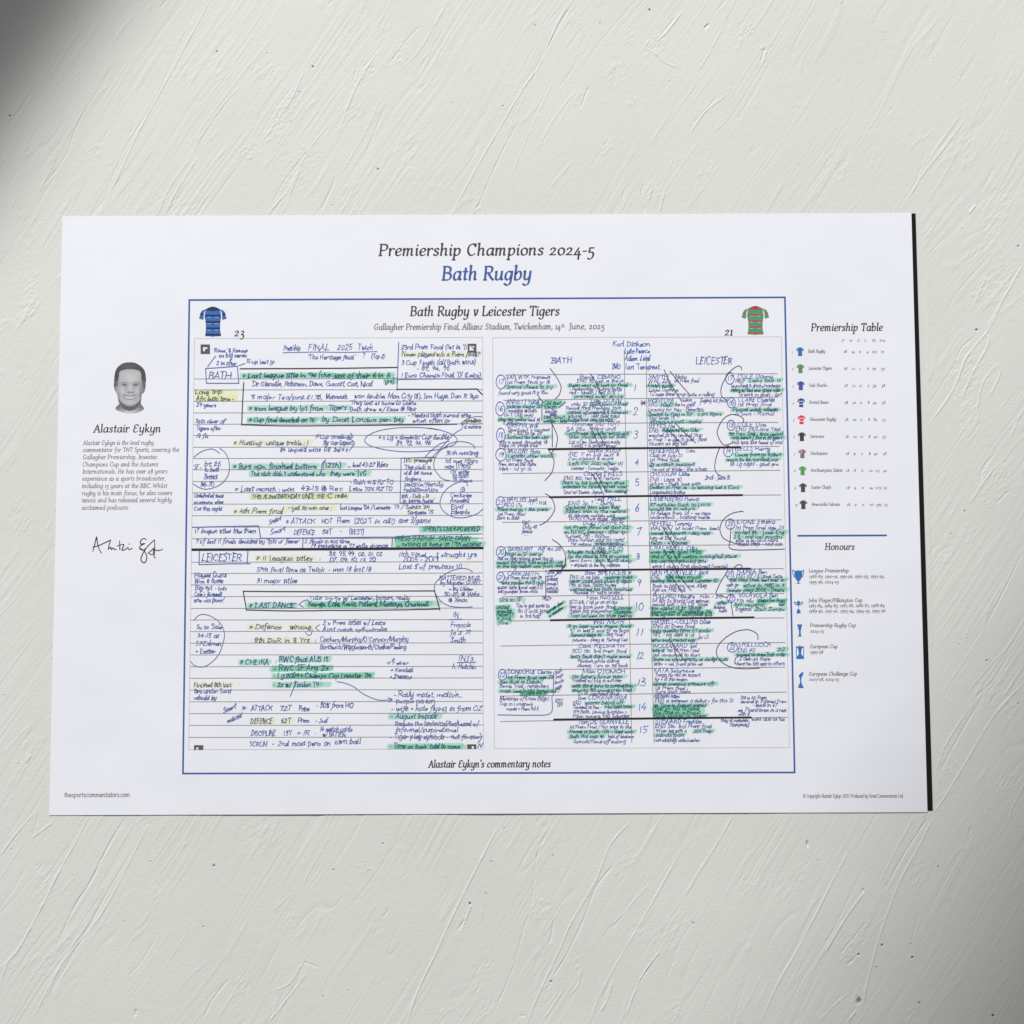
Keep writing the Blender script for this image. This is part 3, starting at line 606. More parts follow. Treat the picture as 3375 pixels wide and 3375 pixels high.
mb = MB()
for st in [[(565, 840), (585, 760), (612, 650), (612, 650), (628, 760), (650, 820), (672, 862)], [(560, 785), (640, 765), (790, 695), (790, 695), (765, 780), (762, 815)],
           [(762, 815), (790, 785), (800, 815), (825, 795), (838, 818), (862, 812)], [(905, 705), (908, 820)], [(870, 772), (940, 752), (958, 762), (935, 822), (985, 812), (1010, 790), (1025, 818), (1065, 800)], [(1026, 742), (1030, 750)],
           [(1245, 690), (1215, 675), (1175, 700), (1175, 745), (1222, 740), (1170, 770), (1160, 805), (1205, 825), (1240, 800)], [(1165, 800), (1215, 830), (1250, 900), (1240, 965), (1210, 985), (1178, 950), (1190, 890), (1250, 790), (1350, 690), (1350, 690), (1352, 800), (1345, 900), (1358, 922)],
           [(1270, 860), (1340, 800), (1340, 800), (1330, 880), (1275, 865)], [(1340, 820), (1400, 828), (1452, 815)]]:
    p = smooth(np.array(cvs('W', st)), 6); mb.ribbon(p, 1.45 + 0.45 * np.abs(np.sin(np.linspace(0, 4, len(p)))), PENCIL)
mb.build("signature", poster)

# ---- printed head-and-shoulders photograph: a halftone grid of cells, each with its own grey
def inside(poly, x, y):
    c = np.zeros(x.shape, bool); n = len(poly)
    for i in range(n):
        (ax_, ay), (bx, by) = poly[i], poly[(i + 1) % n]
        c ^= ((ay > y) != (by > y)) & (x < (bx - ax_) * (y - ay) / (by - ay + 1e-9) + ax_)
    return c
def portrait():
    sil = smooth(np.array([(1035, 362), (960, 372), (890, 415), (850, 480), (838, 560), (832, 640), (836, 700), (862, 748), (878, 800), (890, 860), (900, 890), (850, 955), (930, 995), (1035, 1016), (1130, 1002), (1216, 958), (1176, 890), (1182, 830), (1190, 770), (1215, 750), (1234, 690), (1240, 600), (1236, 520), (1212, 450), (1150, 395), (1090, 368), (1035, 362)], float), 4)
    hairline = smooth(np.array([(880, 660), (884, 600), (896, 540), (898, 500), (926, 470), (985, 456), (1040, 452), (1090, 456), (1150, 470), (1178, 505), (1184, 570), (1196, 640), (1206, 700)], float), 4)
    hair = list(map(tuple, hairline)) + [(1245, 690), (1260, 400), (1035, 340), (800, 400), (830, 670), (850, 680)]
    collar = [(840, 960), (905, 885), (955, 960), (1035, 985), (1105, 962), (1172, 880), (1230, 960), (1035, 1030)]
    st = 4.2
    xs = np.arange(826, 1246, st); ys = np.arange(356, 1022, st)
    X, Y = np.meshgrid(xs + st / 2, ys + st / 2)
    S = inside([tuple(p) for p in sil], X, Y); Hh = inside(hair, X, Y) & S & (Y < 700); Co = inside(collar, X, Y) & S
    g = lambda cx, cy, rx, ry: np.exp(-((X - cx) / rx) ** 2 - ((Y - cy) / ry) ** 2)
    v = 176 + 20 * g(1045, 560, 110, 80) + 16 * g(940, 730, 60, 50) + 14 * g(1120, 735, 55, 50) + 16 * g(1030, 870, 60, 30)
    v -= 40 * np.clip((np.abs(X - 1035) - 120) / 70, 0, 1) + 22 * g(1185, 760, 40, 120)
    v -= 104 * g(967, 652, 25, 7.5) + 104 * g(1110, 652, 25, 7.5) + 26 * g(966, 645, 52, 26) + 26 * g(1111, 645, 52, 26) + 34 * g(960, 622, 50, 7) + 34 * g(1116, 622, 50, 7)
    v += 18 * g(1040, 680, 16, 50) - 52 * g(1020, 748, 15, 8) - 52 * g(1066, 748, 15, 8) - 24 * g(1042, 744, 40, 9) - 16 * g(985, 700, 14, 45) - 18 * g(1092, 700, 14, 45)
    arc = 795 + 30 * (1 - ((X - 1035) / 82) ** 2)
    v += np.where(np.abs(X - 1035) < 78, 44 * np.exp(-((Y - arc + 9) / 9) ** 2), 0)
    v -= np.where(np.abs(X - 1035) < 88, 46 * np.exp(-((Y - arc - 10) / 6) ** 2) + 40 * np.exp(-((Y - arc + 26) / 6) ** 2), 0)
    v -= 56 * g(965, 792, 16, 11) + 56 * g(1092, 790, 16, 11) + 20 * g(905, 780, 14, 50) + 22 * g(1165, 780, 14, 50)
    jaw = 905 - 70 * np.clip(np.abs(X - 1035) / 130, 0, 1.4) ** 2
    v -= 78 * np.clip((Y - jaw) / 30, 0, 1)
    v = np.where(Hh, 80 + 14 * g(1010, 410, 120, 40) + 8 * np.sin(X * .31 + Y * .05), v)
    v = np.where(Hh & (Y > 600), 104, v)
    v = np.where(Co, 150 + 55 * np.clip((Y - 930) / 70, 0, 1) - 40 * np.clip(np.abs(X - 1035) / 170, 0, 1), v)
    v = np.clip(v + np.random.RandomState(4).normal(0, 3, v.shape), 40, 235)
    m = bpy.data.materials.new("halftone_print"); m.use_nodes = True
    b = m.node_tree.nodes["Principled BSDF"]; b.inputs["Roughness"].default_value = 0.7; b.inputs["Specular IOR Level"].default_value = 0.25
    at_ = m.node_tree.nodes.new("ShaderNodeAttribute"); at_.attribute_name = "tone"; m.node_tree.links.new(at_.outputs["Color"], b.inputs["Base Color"])
    par = None
    for name, mask in (("portrait_photo", S & ~Hh & ~Co), ("hair", Hh), ("collar", Co)):
        jj, ii = np.nonzero(mask); vid = {}; vs = []; fs = []; cols = []
        for j, i in zip(jj, ii):
            q = []
            for dj, di in ((0, 0), (0, 1), (1, 1), (1, 0)):
                kx = (j + dj, i + di)
                if kx not in vid:
                    vid[kx] = len(vs); vs.append(cv('V', 826 + kx[1] * st, 356 + kx[0] * st))
                q.append(vid[kx])
            fs.append(q[::-1]); l = lin((v[j, i],) * 3); cols += [(l[0] * .98, l[0] * .98, l[0] * 1.03, 1)] * 4
        vs = np.array(vs); me = bpy.data.meshes.new(name)
        me.from_pydata((at(vs[:, 0], vs[:, 1], Z_PRINT) - np.array(ORIGIN)).tolist(), [], fs)
        ca = me.color_attributes.new("tone", 'FLOAT_COLOR', 'CORNER'); ca.data.foreach_set("color", np.array(cols, np.float32).ravel())
        me.materials.append(m); o = bpy.data.objects.new(name, me); COL.objects.link(o); o.parent = par or poster
        if par is None: par = o; o["label"] = "small black and white printed photo of a smiling short-haired man"
portrait()

# ---- the framed match notes
def frame_mb(c, hw, m):
    mb = MB(); p = np.array(c + c[:1], float)
    for a, b in zip(p[:-1], p[1:]):
        mb.ribbon([a, b], hw, m)
    return mb
frame = frame_mb([(624, 989), (2587, 980), (2619, 2546), (603, 2549.5)], 2.9, BLUEP).build("match_frame", poster)
text_part("match_heading", [("Bath Rugby v Leicester Tigers", 1351, 1041, 1844, 19)], BLACK, frame)
text_part("match_details", [("Gallagher Premiership Final, Allianz Stadium, Twickenham, 14", 1232, 1087, 1848, 12), ("th", 1849, 1079, 1861, 7), ("June, 2025", 1874, 1084.5, 1993, 12)], GREYT, frame, thin=0.55, thick=1.0, k=3)
text_part("notes_caption", [("Alastair Eykyn's commentary notes", 1412, 2529.5, 1815, 14.5)], BLACK, frame, thin=0.5)
text_part("score", [("23", 771, 1108, 806, 17)], BLACK, frame)
text_part("score", [("21", 2387, 1105, 2415, 17)], BLACK, frame)

def shirt(name, x0, y0, x1, y1, base, stripe, collar, parent, label, big=True):
    """body, two sleeves, hoops and collar cut as one printed motif, parts as flat shapes"""
    mb = MB(); W = x1 - x0; H = y1 - y0
    P = lambda pts: [(x0 + a * W, y0 + b * H) for a, b in pts]
    body = [(.36, .03), (.5, .0), (.64, .03), (.76, .09), (.80, .35), (.765, .55), (.76, .75), (.80, .98), (.5, 1.0), (.22, .98), (.25, .75), (.245, .55), (.20, .35), (.24, .09)]
    ls = [(.24, .09), (.10, .14), (.05, .25), (.0, .39), (.15, .44), (.19, .28)]
    rs = [(1 - a, b) for a, b in ls]
    mb.poly(P(body), base); mb.poly(P(ls), base); mb.poly(P(rs), base)
    if stripe is not None:
        ys = ([.30, .51, .72, .93] if big else [.34, .66])
        def xl(b): return np.interp(b, [0, .09, .35, .55, .75, .98, 1.05], [.36, .24, .2, .245, .25, .22, .22]), np.interp(b, [0, .09, .35, .55, .75, .98, 1.05], [.64, .76, .8, .765, .76, .8, .8])
        for yy in ys:
            h = .033; a, b = xl(yy - h), xl(yy + h)
            mb.poly(P([(a[0], yy - h), ((a[0] + a[1]) / 2, yy - h + .006), (a[1], yy - h), (b[1], yy + h), ((a[0] + a[1]) / 2, yy + h + .008), (b[0], yy + h)]), stripe)
            if big:
                for q in (0, 1):
                    xa = .27 + q * .26
                    mb.poly(P([(xa, yy + h + .012), (xa + .11, yy + h + .022), (xa + .2, yy + h + .008), (xa + .1, yy + h + .036)]), WHITE_HI)
        if big:
            for s in (ls, rs):
                (ax_, ay), (bx, by) = s[1], s[4]
                f = (lambda p: p) if s is ls else (lambda p: (1 - p[0], p[1]))
                mb.poly(P([f(p) for p in [(.075, .185), (.155, .235), (.13, .32), (.03, .27)]]), stripe)
                mb.poly(P([f(p) for p in [(.225, .13), (.235, .15), (.19, .30), (.185, .40), (.16, .33), (.175, .22)]]), WHITE_HI)
                mb.poly(P([f(p) for p in [(.0, .375), (.15, .425), (.15, .445), (.0, .395)]]), stripe)
            mb.poly(P([(.26, .09), (.38, .045), (.5, .11), (.62, .045), (.74, .09), (.74, .13), (.5, .155), (.26, .13)]), stripe)
    mb.poly(P([(.37, .03), (.5, .0), (.63, .03), (.56, .09), (.5, .105), (.44, .09)]), collar)
    return mb.build(name, parent, label)
WHITE_HI = mat("shirt_highlight", (205, 225, 235))
c_ = lambda n, *rgb: mat(n, rgb)
shirt("team_shirt", 656, 1010, 747, 1110, c_("shirt_blue", 52, 106, 178), c_("shirt_navy", 42, 46, 74), c_("shirt_black", 52, 52, 56), frame, "blue rugby shirt with dark navy hoops")
shirt("team_shirt", 2444, 1008, 2535, 1104, c_("shirt_green", 70, 152, 108), c_("shirt_red", 172, 84, 88), c_("shirt_maroon", 140, 60, 70), frame, "green rugby shirt with red hoops")

# ---- league table and honours on the right
tbl = text_part("league_table", [U('T', 255, 250, 910, "Premiership Table", 41)], BLACK, thin=0.5)
mb = MB()
for t, x in zip(("P", "W", "D", "L", "PD", "Pts"), (538, 608, 678, 742, 810, 880)):
    it = U('T', x, 349, x + 9 + 15 * len(t), t, 13, dict(thin=.7, thick=1.1, k=3)); printed(mb, *it[:5], GREYT, **it[5])
mb.build("column_heading", tbl)
rows = [("Bath Rugby", 155, "18 14 0 4 232 70", (52, 112, 172), None), ("Leicester Tigers", 213, "18 11 1 6 99 59", (84, 142, 88), (150, 112, 84)), ("Sale Sharks", 165, "18 11 0 7 59 58", (66, 84, 160), None),
        ("Bristol Bears", 178, "18 10 0 8 44 58", (60, 74, 150), (225, 228, 240)), ("Gloucester Rugby", 242, "18 10 0 8 89 57", (214, 66, 82), (235, 232, 238)), ("Saracens", 130, "18 10 0 8 40 57", (62, 62, 66), None),
        ("Harlequins", 158, "18 9 1 8 42 48", (130, 110, 100), None), ("Northampton Saints", 290, "18 8 0 10 -23 42", (84, 158, 82), None), ("Exeter Chiefs", 183, "18 4 0 14 -175 32", (74, 74, 78), None), ("Newcastle Falcons", 260, "18 2 0 16 -395 13", (74, 74, 78), None)]
for i, (nm, wid, fig, col, st) in enumerate(rows):
    y = 448 + i * 154.7 - (0 if i else 0); dx = i * 3.3
    mb = MB()
    it = U('T', 80 + dx, y + 2, 80 + dx + (12 if i < 9 else 26), str(i + 1), 13, dict(thin=.7, k=3)); printed(mb, *it[:5], GREYT, **it[5])
    it = U('T', 230 + dx, y, 230 + dx + wid, nm, 17, dict(thin=.65, thick=1.05, k=3)); printed(mb, *it[:5], GREYT, **it[5])
    for t, x in zip(fig.split(), (550, 622, 690, 760, 810, 890)):
        it = U('T', x + dx, y, x + dx + 8 + 13 * len(t), t, 15, dict(thin=.65, thick=1.05, k=3)); printed(mb, *it[:5], GREYT, **it[5])
    mb.build("table_row", tbl)
    a = cv('T', 121 + dx, y - 50); b = cv('T', 193 + dx, y + 32)
    base = c_("kit_%s" % nm.lower().replace(' ', '_'), *col)
    stp = c_("kit_trim_%s" % nm.lower().replace(' ', '_'), *st) if st else None
    o = shirt("team_shirt", a[0], a[1], b[0], b[1], base, stp, c_("kit_red_collar", 190, 60, 70) if nm == "Saracens" else (c_("kit_orange_collar", 190, 120, 90) if nm.startswith("Leic") else base), tbl, "%s club shirt in the table" % {0: "blue", 1: "green", 2: "indigo", 3: "blue and white hooped", 4: "red and white", 5: "black", 6: "quartered", 7: "bright green", 8: "dark grey", 9: "charcoal"}[i], False)
    if nm == "Harlequins":
        mb = MB(); w, h = b[0] - a[0], b[1] - a[1]
        for (u0, v0, u1, v1), cc in zip(((.28, .06, .5, .5), (.5, .06, .78, .5), (.28, .5, .5, .98), (.5, .5, .76, .98)), ((110, 175, 225), (205, 70, 60), (150, 120, 95), (105, 110, 105))):
            mb.poly([(a[0] + u * w, a[1] + v * h) for u, v in ((u0, v0), (u1, v0), (u1, v1), (u0, v1))], c_("quarter_%d_%d_%d" % cc, *cc), Z_PRINT + 4.5e-5)
        mb.build("quarters", tbl)
mb = MB(); mb.ribbon(cvs('U', [(162, 212), (1098, 208)]), 3.0, BLUEP); mb.build("divider_line", poster)
hon = text_part("honours_list", [U('U', 446, 360, 762, "Honours", 42)], BLACK, thin=0.5)
for lines in [[(275, 600, 700, "League Premiership", 1), (278, 658, 1082, "1988-89, 1990-91, 1991-92, 1992-93, 1993-94,", 0), (279, 716, 595, "1995-96, 2024-25", 0)],
              [(270, 915, 845, "John Player/Pilkington Cup", 1), (275, 969, 1087, "1983-84, 1984-85, 1985-86, 1986-87, 1988-89,", 0), (277, 1025, 1090, "1989-90, 1991-92, 1993-94, 1994-95, 1995-96", 0)],
              [(288, 1180, 775, "Premiership Rugby Cup", 1), (290, 1238, 438, "2024-25", 0)], [(288, 1404, 582, "European Cup", 1), (290, 1460, 430, "1997-98", 0)], [(277, 1695, 788, "European Challenge Cup", 1), (279, 1750, 597, "2007-08, 2024-25", 0)]]:
    mb = MB()
    for x0, y, x1, t, h in lines:
        it = U('U', x0, y, x1, t, 23 if h else 21); printed(mb, *it[:5], GREYT, thin=.62, thick=1.1 if h else 1.0, k=3)
    mb.build("honour_entry", hon)
CUP = mat("trophy_blue", (56, 112, 180))
for polys, lines in [
    ([[(125, 585), (165, 578), (208, 585), (206, 640), (190, 680), (172, 696), (172, 712), (192, 722), (135, 722), (158, 712), (158, 696), (138, 675), (122, 635)]], [[(125, 590), (108, 575), (104, 600), (122, 650)], [(206, 590), (218, 575), (222, 600), (208, 650)]]),
    ([[(150, 915), (168, 898), (184, 915), (182, 940), (170, 958), (170, 985), (185, 1005), (192, 1035), (145, 1038), (150, 1005), (164, 985), (164, 958), (148, 940)]], [[(150, 925), (122, 915), (135, 940), (150, 945)], [(184, 925), (212, 915), (200, 940), (184, 945)]]),
    ([[(150, 1152), (207, 1152), (200, 1180), (190, 1225), (192, 1260), (202, 1282), (158, 1282), (172, 1260), (172, 1225), (160, 1180)]], []),
    ([[(140, 1388), (172, 1384), (180, 1370), (188, 1384), (226, 1388), (222, 1400), (205, 1402), (196, 1440), (196, 1470), (225, 1500), (228, 1520), (140, 1520), (146, 1498), (170, 1470), (168, 1440), (158, 1402), (138, 1400)]], [[(145, 1400), (143, 1450), (148, 1500)], [(222, 1400), (222, 1450), (220, 1500)]]),
    ([[(172, 1690), (200, 1660), (220, 1660), (214, 1690), (200, 1715), (196, 1750), (204, 1790), (218, 1812), (220, 1830), (160, 1826), (168, 1800), (182, 1775), (184, 1745), (178, 1715), (168, 1705)]], [])]:
    mb = MB()
    for p in polys: mb.poly(cvs('U', p), CUP)
    for l in lines: mb.ribbon(smooth(np.array(cvs('U', l)), 4), 1.3, CUP)
    mb.build("trophy", hon)

# ------------------------------------------------------------------ left page of handwriting
notes = frame_mb([(641, 1116), (1591, 1112), (1593, 2468), (622, 2471)], 1.0, FAINT).build("notes_page", frame)
RY = [1248.8, 1285, 1322.6, 1360.9, 1398.1, 1435.7, 1474, 1510.9, 1548.4, 1586.5, 1624, 1661.5, 1699.6, 1737.3, 1775.4, 1853, 1890, 1927.6, 1966.4, 2005.2, 2043.3, 2081.3, 2120, 2158.6, 2197.4, 2235.4, 2274.2, 2313, 2351.9, 2390.7, 2430.3]
for y in RY:
    f = (y - 1113) / 1357.0
    mb = MB(); mb.ribbon(wob([(642 - 19 * f, y), (1110, y - .7), (1590 + 2 * f, y - 1.4)], .5, 8), 1.1, RULE, Z_PRINT + 3e-5)
    mb.build("ruled_line", notes)
mb = MB(); mb.ribbon([(634, 1811.5), (1100, 1809.5), (1591, 1806)], 4.0, THICK, Z_INK + 2e-5); mb.build("dividing_line", notes)

def note(k, lines, xh=40, ink=INK, parent=None, name="handwritten_note", w=3.3):
    """lines: x0, baseline, x1, words [, mark]; marks: g green, y yellow, l lime, n a name in capitals"""
    mb = MB(); hb = {}
    s = CROPS[k][2]
    for ln in lines:
        x0, y, x1, t = ln[:4]; mk = ln[4] if len(ln) > 4 else ''
        rise = ln[5] if len(ln) > 5 else 0.0
        size = xh * s * 0.87 * (1.12 if 'n' in mk else 1.0)
        a, b = cv(k, x0, y), cv(k, x1, y)
        kk = INK3 if 'n' in mk else ink
        hand(mb, t, a[0], a[1], b[0] - size * .4, size, kk, a[1] - rise * s, w=w * (1.12 if 'n' in mk else 1))
        for c, m, nm in (('g', GREEN, "green_highlight"), ('y', YELLOW, "yellow_highlight"), ('l', LIME, "lime_highlight")):
            if c in mk:
                hm = hb.setdefault(nm, MB()); pad = 0.42
                highlight(hm, a[0] - 4, a[1] - size * 1.62, b[0] + 8, a[1] + size * .36, m, rise * s + 2, 2 if rng.random() < .3 and c == 'g' else 1)
    o = mb.build(name, parent or notes)
    for nm, hm in hb.items(): hm.build(nm, parent or notes)
    return o
def marks(k, strokes, m=INK, hw=1.5, parent=None, name="pen_mark", k_=6):
    mb = MB()
    for st in strokes: mb.ribbon(wob(cvs(k, st), .7, k_), hw, m, Z_INK)
    return mb.build(name, parent or notes)
def box(k, pts, m=INK, hw=1.6, name="pen_box", parent=None):
    mb = MB()
    for a, b in zip(pts[:-1], pts[1:]):
        mid = ((a[0] + b[0]) / 2, (a[1] + b[1]) / 2 + rng.uniform(-3, 3))
        mb.ribbon(wob(cvs(k, [a, mid, b]), .5, 6), hw, m, Z_INK)
    return mb.build(name, parent or notes)
def ell(cx, cy, rx, ry, a0=-2.0, a1=4.5, n=26, tilt=0.0):
    t = np.linspace(a0, a1, n); return [(cx + rx * math.cos(q) * (1 + .02 * math.sin(3 * q)) + tilt * ry * math.sin(q), cy + ry * math.sin(q)) for q in t]
def bars(k, specs, m, nm, parent=None):
    """plain felt-tip bars: x0, y0, x1, y1 [, rise] in picture pixels of the crop"""
    mb = MB(); s = CROPS[k][2]
    for sp in specs:
        a, b = cv(k, sp[0], sp[1]), cv(k, sp[2], sp[3])
        highlight(mb, a[0], a[1], b[0], b[1], m, (sp[4] if len(sp) > 4 else 0) * s)
    return mb.build(nm, parent or notes)

def corner_mark(k, x0, y0, x1, y1, hole):
    mb = MB(); mb.poly(cvs(k, [(x0, y0), (x1, y0), (x1, y1), (x0, y1)]), mat("marker_grey", (0.10, 0.10, 0.10), .7, .25, True), Z_INK + 2e-5)
    for h in hole: mb.poly(cvs(k, h), PAPER, Z_INK + 8e-5)
    mb.build("corner_marker", notes)
corner_mark('A', 236, 136, 355, 256, [[(268, 172), (322, 172), (322, 192), (292, 196), (292, 222), (268, 224)]])
corner_mark('B', 1640, 122, 1746, 230, [[(1662, 150), (1688, 150), (1688, 178), (1712, 182), (1712, 206), (1662, 206)], [(1698, 150), (1720, 150), (1720, 170), (1698, 170)]])
corner_mark('G', 152, 1182, 270, 1242, [[(182, 1212), (208, 1212), (208, 1240), (182, 1240)]])
corner_mark('H', 1634, 1126, 1746, 1182, [[(1690, 1150), (1716, 1150), (1716, 1180), (1690, 1180)]])

note('A', [(400, 235, 845, "'Rome' & famous"), (466, 300, 832, "on big cards"), (440, 398, 705, "2 in after")], 36)
note('A', [(820, 380, 1195, "R-up last yr")], 36)
marks('A', [[(430, 280), (380, 345), (325, 420)], [(722, 405), (800, 378)], [(640, 260), (630, 330)]])
note('A', [(330, 575, 645, "BATH", )], 58, INK, w=4.2)
box('A', [(298, 442), (705, 412), (722, 630), (310, 630), (300, 440)])
note('A', [(1290, 212, 1520, "Prem'ship"), (1600, 210, 1890, "FINAL")], 50); note('B', [(40, 198, 245, "2025"), (290, 198, 492, "Twick")], 50)
marks('A', [[(1285, 240), (1700, 232), (2080, 236), (2483, 226)]], hw=1.3)
note('A', [(1600, 322, 2215, "'The Heritage final'"), (2300, 305, 2345, "?"), (2410, 315, 2590, "(Top 2)")], 38)
note('B', [(825, 190, 1640, "23rd Prem Final (1st in '0"), (830, 275, 1800, "Never played w/o a Prem final?", 'y'), (825, 375, 1750, "3 Cup Finals (all Bath wins)"), (1010, 448, 1432, "- 89, 94, 96"), (825, 530, 1812, "1 Euro Champs Final '01 (Leics)")], 40)
marks('B', [[(795, 105), (785, 400), (775, 690)]], hw=1.6); marks('B', [[(790, 562), (1300, 552), (1815, 555)]], hw=1.3)
marks('B', [[(775, 680), (1300, 680), (1750, 676)], [(1750, 676), (1820, 745)]], PENCIL, 2.0); marks('A', [[(740, 445), (1932, 440), (2740, 428)]], PENCIL, 2.0)
note('A', [(765, 560, 1905, "* Last league title in '96 (the", 'g', 8)], 44, w=3.8); note('B', [(0, 545, 700, "last of their 6 in 8", 'g', 8), (625, 605, 755, "yrs)", 'g')], 44, w=3.6)
bars('A', [(800, 510, 2600, 560, 12)], GREEN, "green_highlight")
note('A', [(880, 665, 2440, "'De Glanville, Robinson, Dawe, Guscott, Catt, Nicol")], 42)
marks('A', [[(785, 620), (770, 900), (760, 1160)], [(755, 1158), (1300, 1172), (1932, 1168), (2800, 1160), (3500, 1150)]], PENCIL, 1.8)
note('A', [(165, 765, 520, "Long trip", 'y'), (180, 850, 670, "Afri lotto time -", 'y'), (185, 930, 445, "29 years")], 38)
bars('A', [(160, 720, 720, 850, 4), (530, 850, 560, 915)], YELLOW, "yellow_highlight")
note('A', [(865, 832, 1800, "'5 major Tea/pint £1.76,"), (1830, 828, 2120, "Monmouth"), (2190, 820, 3790, "won double, Man City (8), Jim Haye, Dan R 3yo")], 42)
note('A', [(850, 975, 1820, "* won league by 1pt from", 'g'), (1860, 970, 2110, "Tigers", 'g')], 44, w=3.6)
note('B', [(205, 870, 1025, "They lost at home to Quins"), (195, 945, 1015, "Bath drew w/ Exes @ Rec")], 38)
note('A', [(845, 1125, 1720, "* Cup final decided on 76'", 'g'), (1775, 1118, 2830, "by Dean London pen try", 'g')], 44, w=3.6)
note('B', [(905, 1020, 1690, "- Heated Bath period time"), (965, 1085, 1440, "when often pr")], 36)
note('B', [(1600, 1085, 1812, "corrections", 'y'), (1560, 1158, 1815, "Td moore")], 34)
marks('B', [[(1560, 1095), (1640, 1040), (1730, 1015), (1815, 1012)], [(1815, 1100), (1700, 1105), (1560, 1095)], [(1570, 1165), (1470, 1230), (1330, 1380), (1120, 1600)]], INK2, 1.3)
note('A', [(170, 1135, 560, "3pts clear of"), (175, 1225, 510, "Tigers after"), (180, 1325, 350, "18 fix")], 38)
note('A', [(660, 1415, 1020, "* Hunting", 'y'), (1065, 1415, 1630, "unique treble : 1", 'y'), (1225, 1500, 1900, "'84 unpaid wins '08")], 42)
note('A', [(1700, 1335, 2170, "P'Cup (trading)"), (1800, 1410, 2190, "By Cup (again)")], 36); note('B', [(0, 1440, 180, "2nd Yr x")], 36)
marks('B', [[(210, 1215), (235, 1260), (190, 1290)], [(200, 1290), (255, 1340), (190, 1430)]], INK, 1.3)
marks('B', [ell(945, 1295, 565, 150, -1.2, 5.35, 36)], INK, 1.35, name="pen_loop")
note('B', [(545, 1290, 1420, "4 x Lg + domestic Cup double"), (760, 1362, 1200, "89, 92, 94, 96")], 40)
# ring at the left edge
marks('C', [[(150, 140), (250, 70), (360, 38), (430, 55), (475, 92)], [(480, 28), (560, 100), (600, 220), (600, 320), (560, 420), (470, 500), (330, 548), (220, 530), (140, 480)]], INK, 1.4, name="pen_loop")
note('C', [(150, 300, 260, "SF -"), (285, 255, 515, "bt 26"), (285, 325, 485, "to beat"), (280, 420, 465, "Bristol"), (230, 515, 415, "36-70")], 42)
note('C', [(645, 285, 1730, "* 8yrs ago, finished bottom", 'g'), (1790, 275, 2040, "(12th)", 'g'), (2110, 265, 2640, "... lost 43-27 Worc")], 44, w=3.8)
marks('C', [[(1830, 175), (1780, 230), (1775, 320)]])
note('C', [(870, 380, 1840, "The club didn't understand who", 'g'), (1880, 375, 2370, "they were' JVG", 'g')], 42)
note('C', [(665, 575, 1450, "* Last month : won"), (1510, 570, 2060, "43-15 @ Rec")], 46, w=3.6)
note('D', [(195, 468, 740, "- Bath 41% RZ TO"), (190, 548, 735, "Leics 70% RZ TO")], 38)
note('C', [(885, 668, 1830, "THIS IS 2nd BIRTHDAY SINCE THE", 'l'), (1850, 664, 2110, "C 1984", 'l')], 36)
note('C', [(155, 655, 540, "Undefeated since"), (150, 735, 535, "someone else"), (150, 820, 520, "Coe this night")], 36)
note('C', [(660, 858, 1300, "* 4th Prem final", 'y'), (1345, 812, 1920, "- yet to win one ;", 'y')], 42); note('D', [(75, 775, 710, "lost League '04 / Leicester"), (730, 765, 1185, "'13 / Saints '24", ), (900, 830, 1225, "Saracens '15")], 36)
bars('D', [(890, 745, 1200, 790)], YELLOW, "yellow_highlight")
marks('C', [[(1265, 870), (1295, 770)], ], INK, 1.3)
note('D', [(855, 195, 1215, "JVG 'pressure"), (850, 280, 1205, "'The club is"), (860, 350, 1215, "still be some"), (865, 425, 1090, "fingers."), (860, 490, 1360, "people/family"), (855, 555, 1290, "relationships"), (830, 635, 1180, "8th - Dab - 31"), (830, 690, 1240, "'in being hope'")], 36)
bars('D', [(870, 150, 1225, 200), (1180, 275, 1240, 310), (940, 615, 1240, 640)], YELLOW, "yellow_highlight")
box('D', [(1245, 135), (825, 148), (812, 700), (1285, 700)], INK, 1.4)
marks('D', [[(1120, 130), (1190, 60), (1290, -20), (1410, -60)], [(1400, -10), (1300, 60), (1240, 150), (1225, 240), (1250, 310), (1330, 400), (1430, 425)], [(1350, 20), (1430, -35), (1540, -55), (1650, -40), (1720, 0), (1722, 30)]], INK, 1.35)
note('D', [(1370, 110, 1785, "311th meeting"), (1360, 205, 1780, "1st met 116yrs"), (1355, 270, 1690, "ago (1908)"), (1425, 335, 1670, "151 wins"), (1450, 385, 1665, "to Bath"), (1455, 440, 1710, "13 drawn")], 38)
marks('D', [[(1640, 490), (1620, 440), (1540, 440), (1430, 490), (1340, 580), (1300, 690), (1330, 780), (1440, 860), (1580, 878), (1740, 835), (1830, 770)]], INK, 1.4, name="pen_loop")
note('D', [(1545, 560, 1620, "1B"), (1425, 625, 1705, "Centuries"), (1420, 690, 1670, "Arundell"), (1430, 765, 1600, "Ford"), (1430, 830, 1675, "Edwards")], 38)
note('C', [(1100, 1000, 1280, "Smart", '', 60), (1320, 990, 1700, "* ATTACK"), (1770, 985, 1920, "HOT")], 42); note('D', [(35, 945, 205, "Prem"), (245, 945, 760, "(202T in all!)"), (790, 940, 1200, "ave 3/game")], 44)
note('C', [(1120, 1130, 1325, "Smart", '', 55), (1420, 1125, 1710, "DEFENCE"), (1780, 1120, 1930, "58T")], 42); note('D', [(75, 1055, 115, "-"), (185, 1075, 385, "(BEST)")], 44)
box('C', [(135, 1035), (975, 1018), (1000, 1175), (1932, 1168), (2730, 1160)], INK, 1.8)
note('C', [(155, 1110, 960, "17 league titles btw them")], 42); note('C', [(170, 1240, 1500, "7 of last 11 finals decided by 7pts or fewer")], 42)
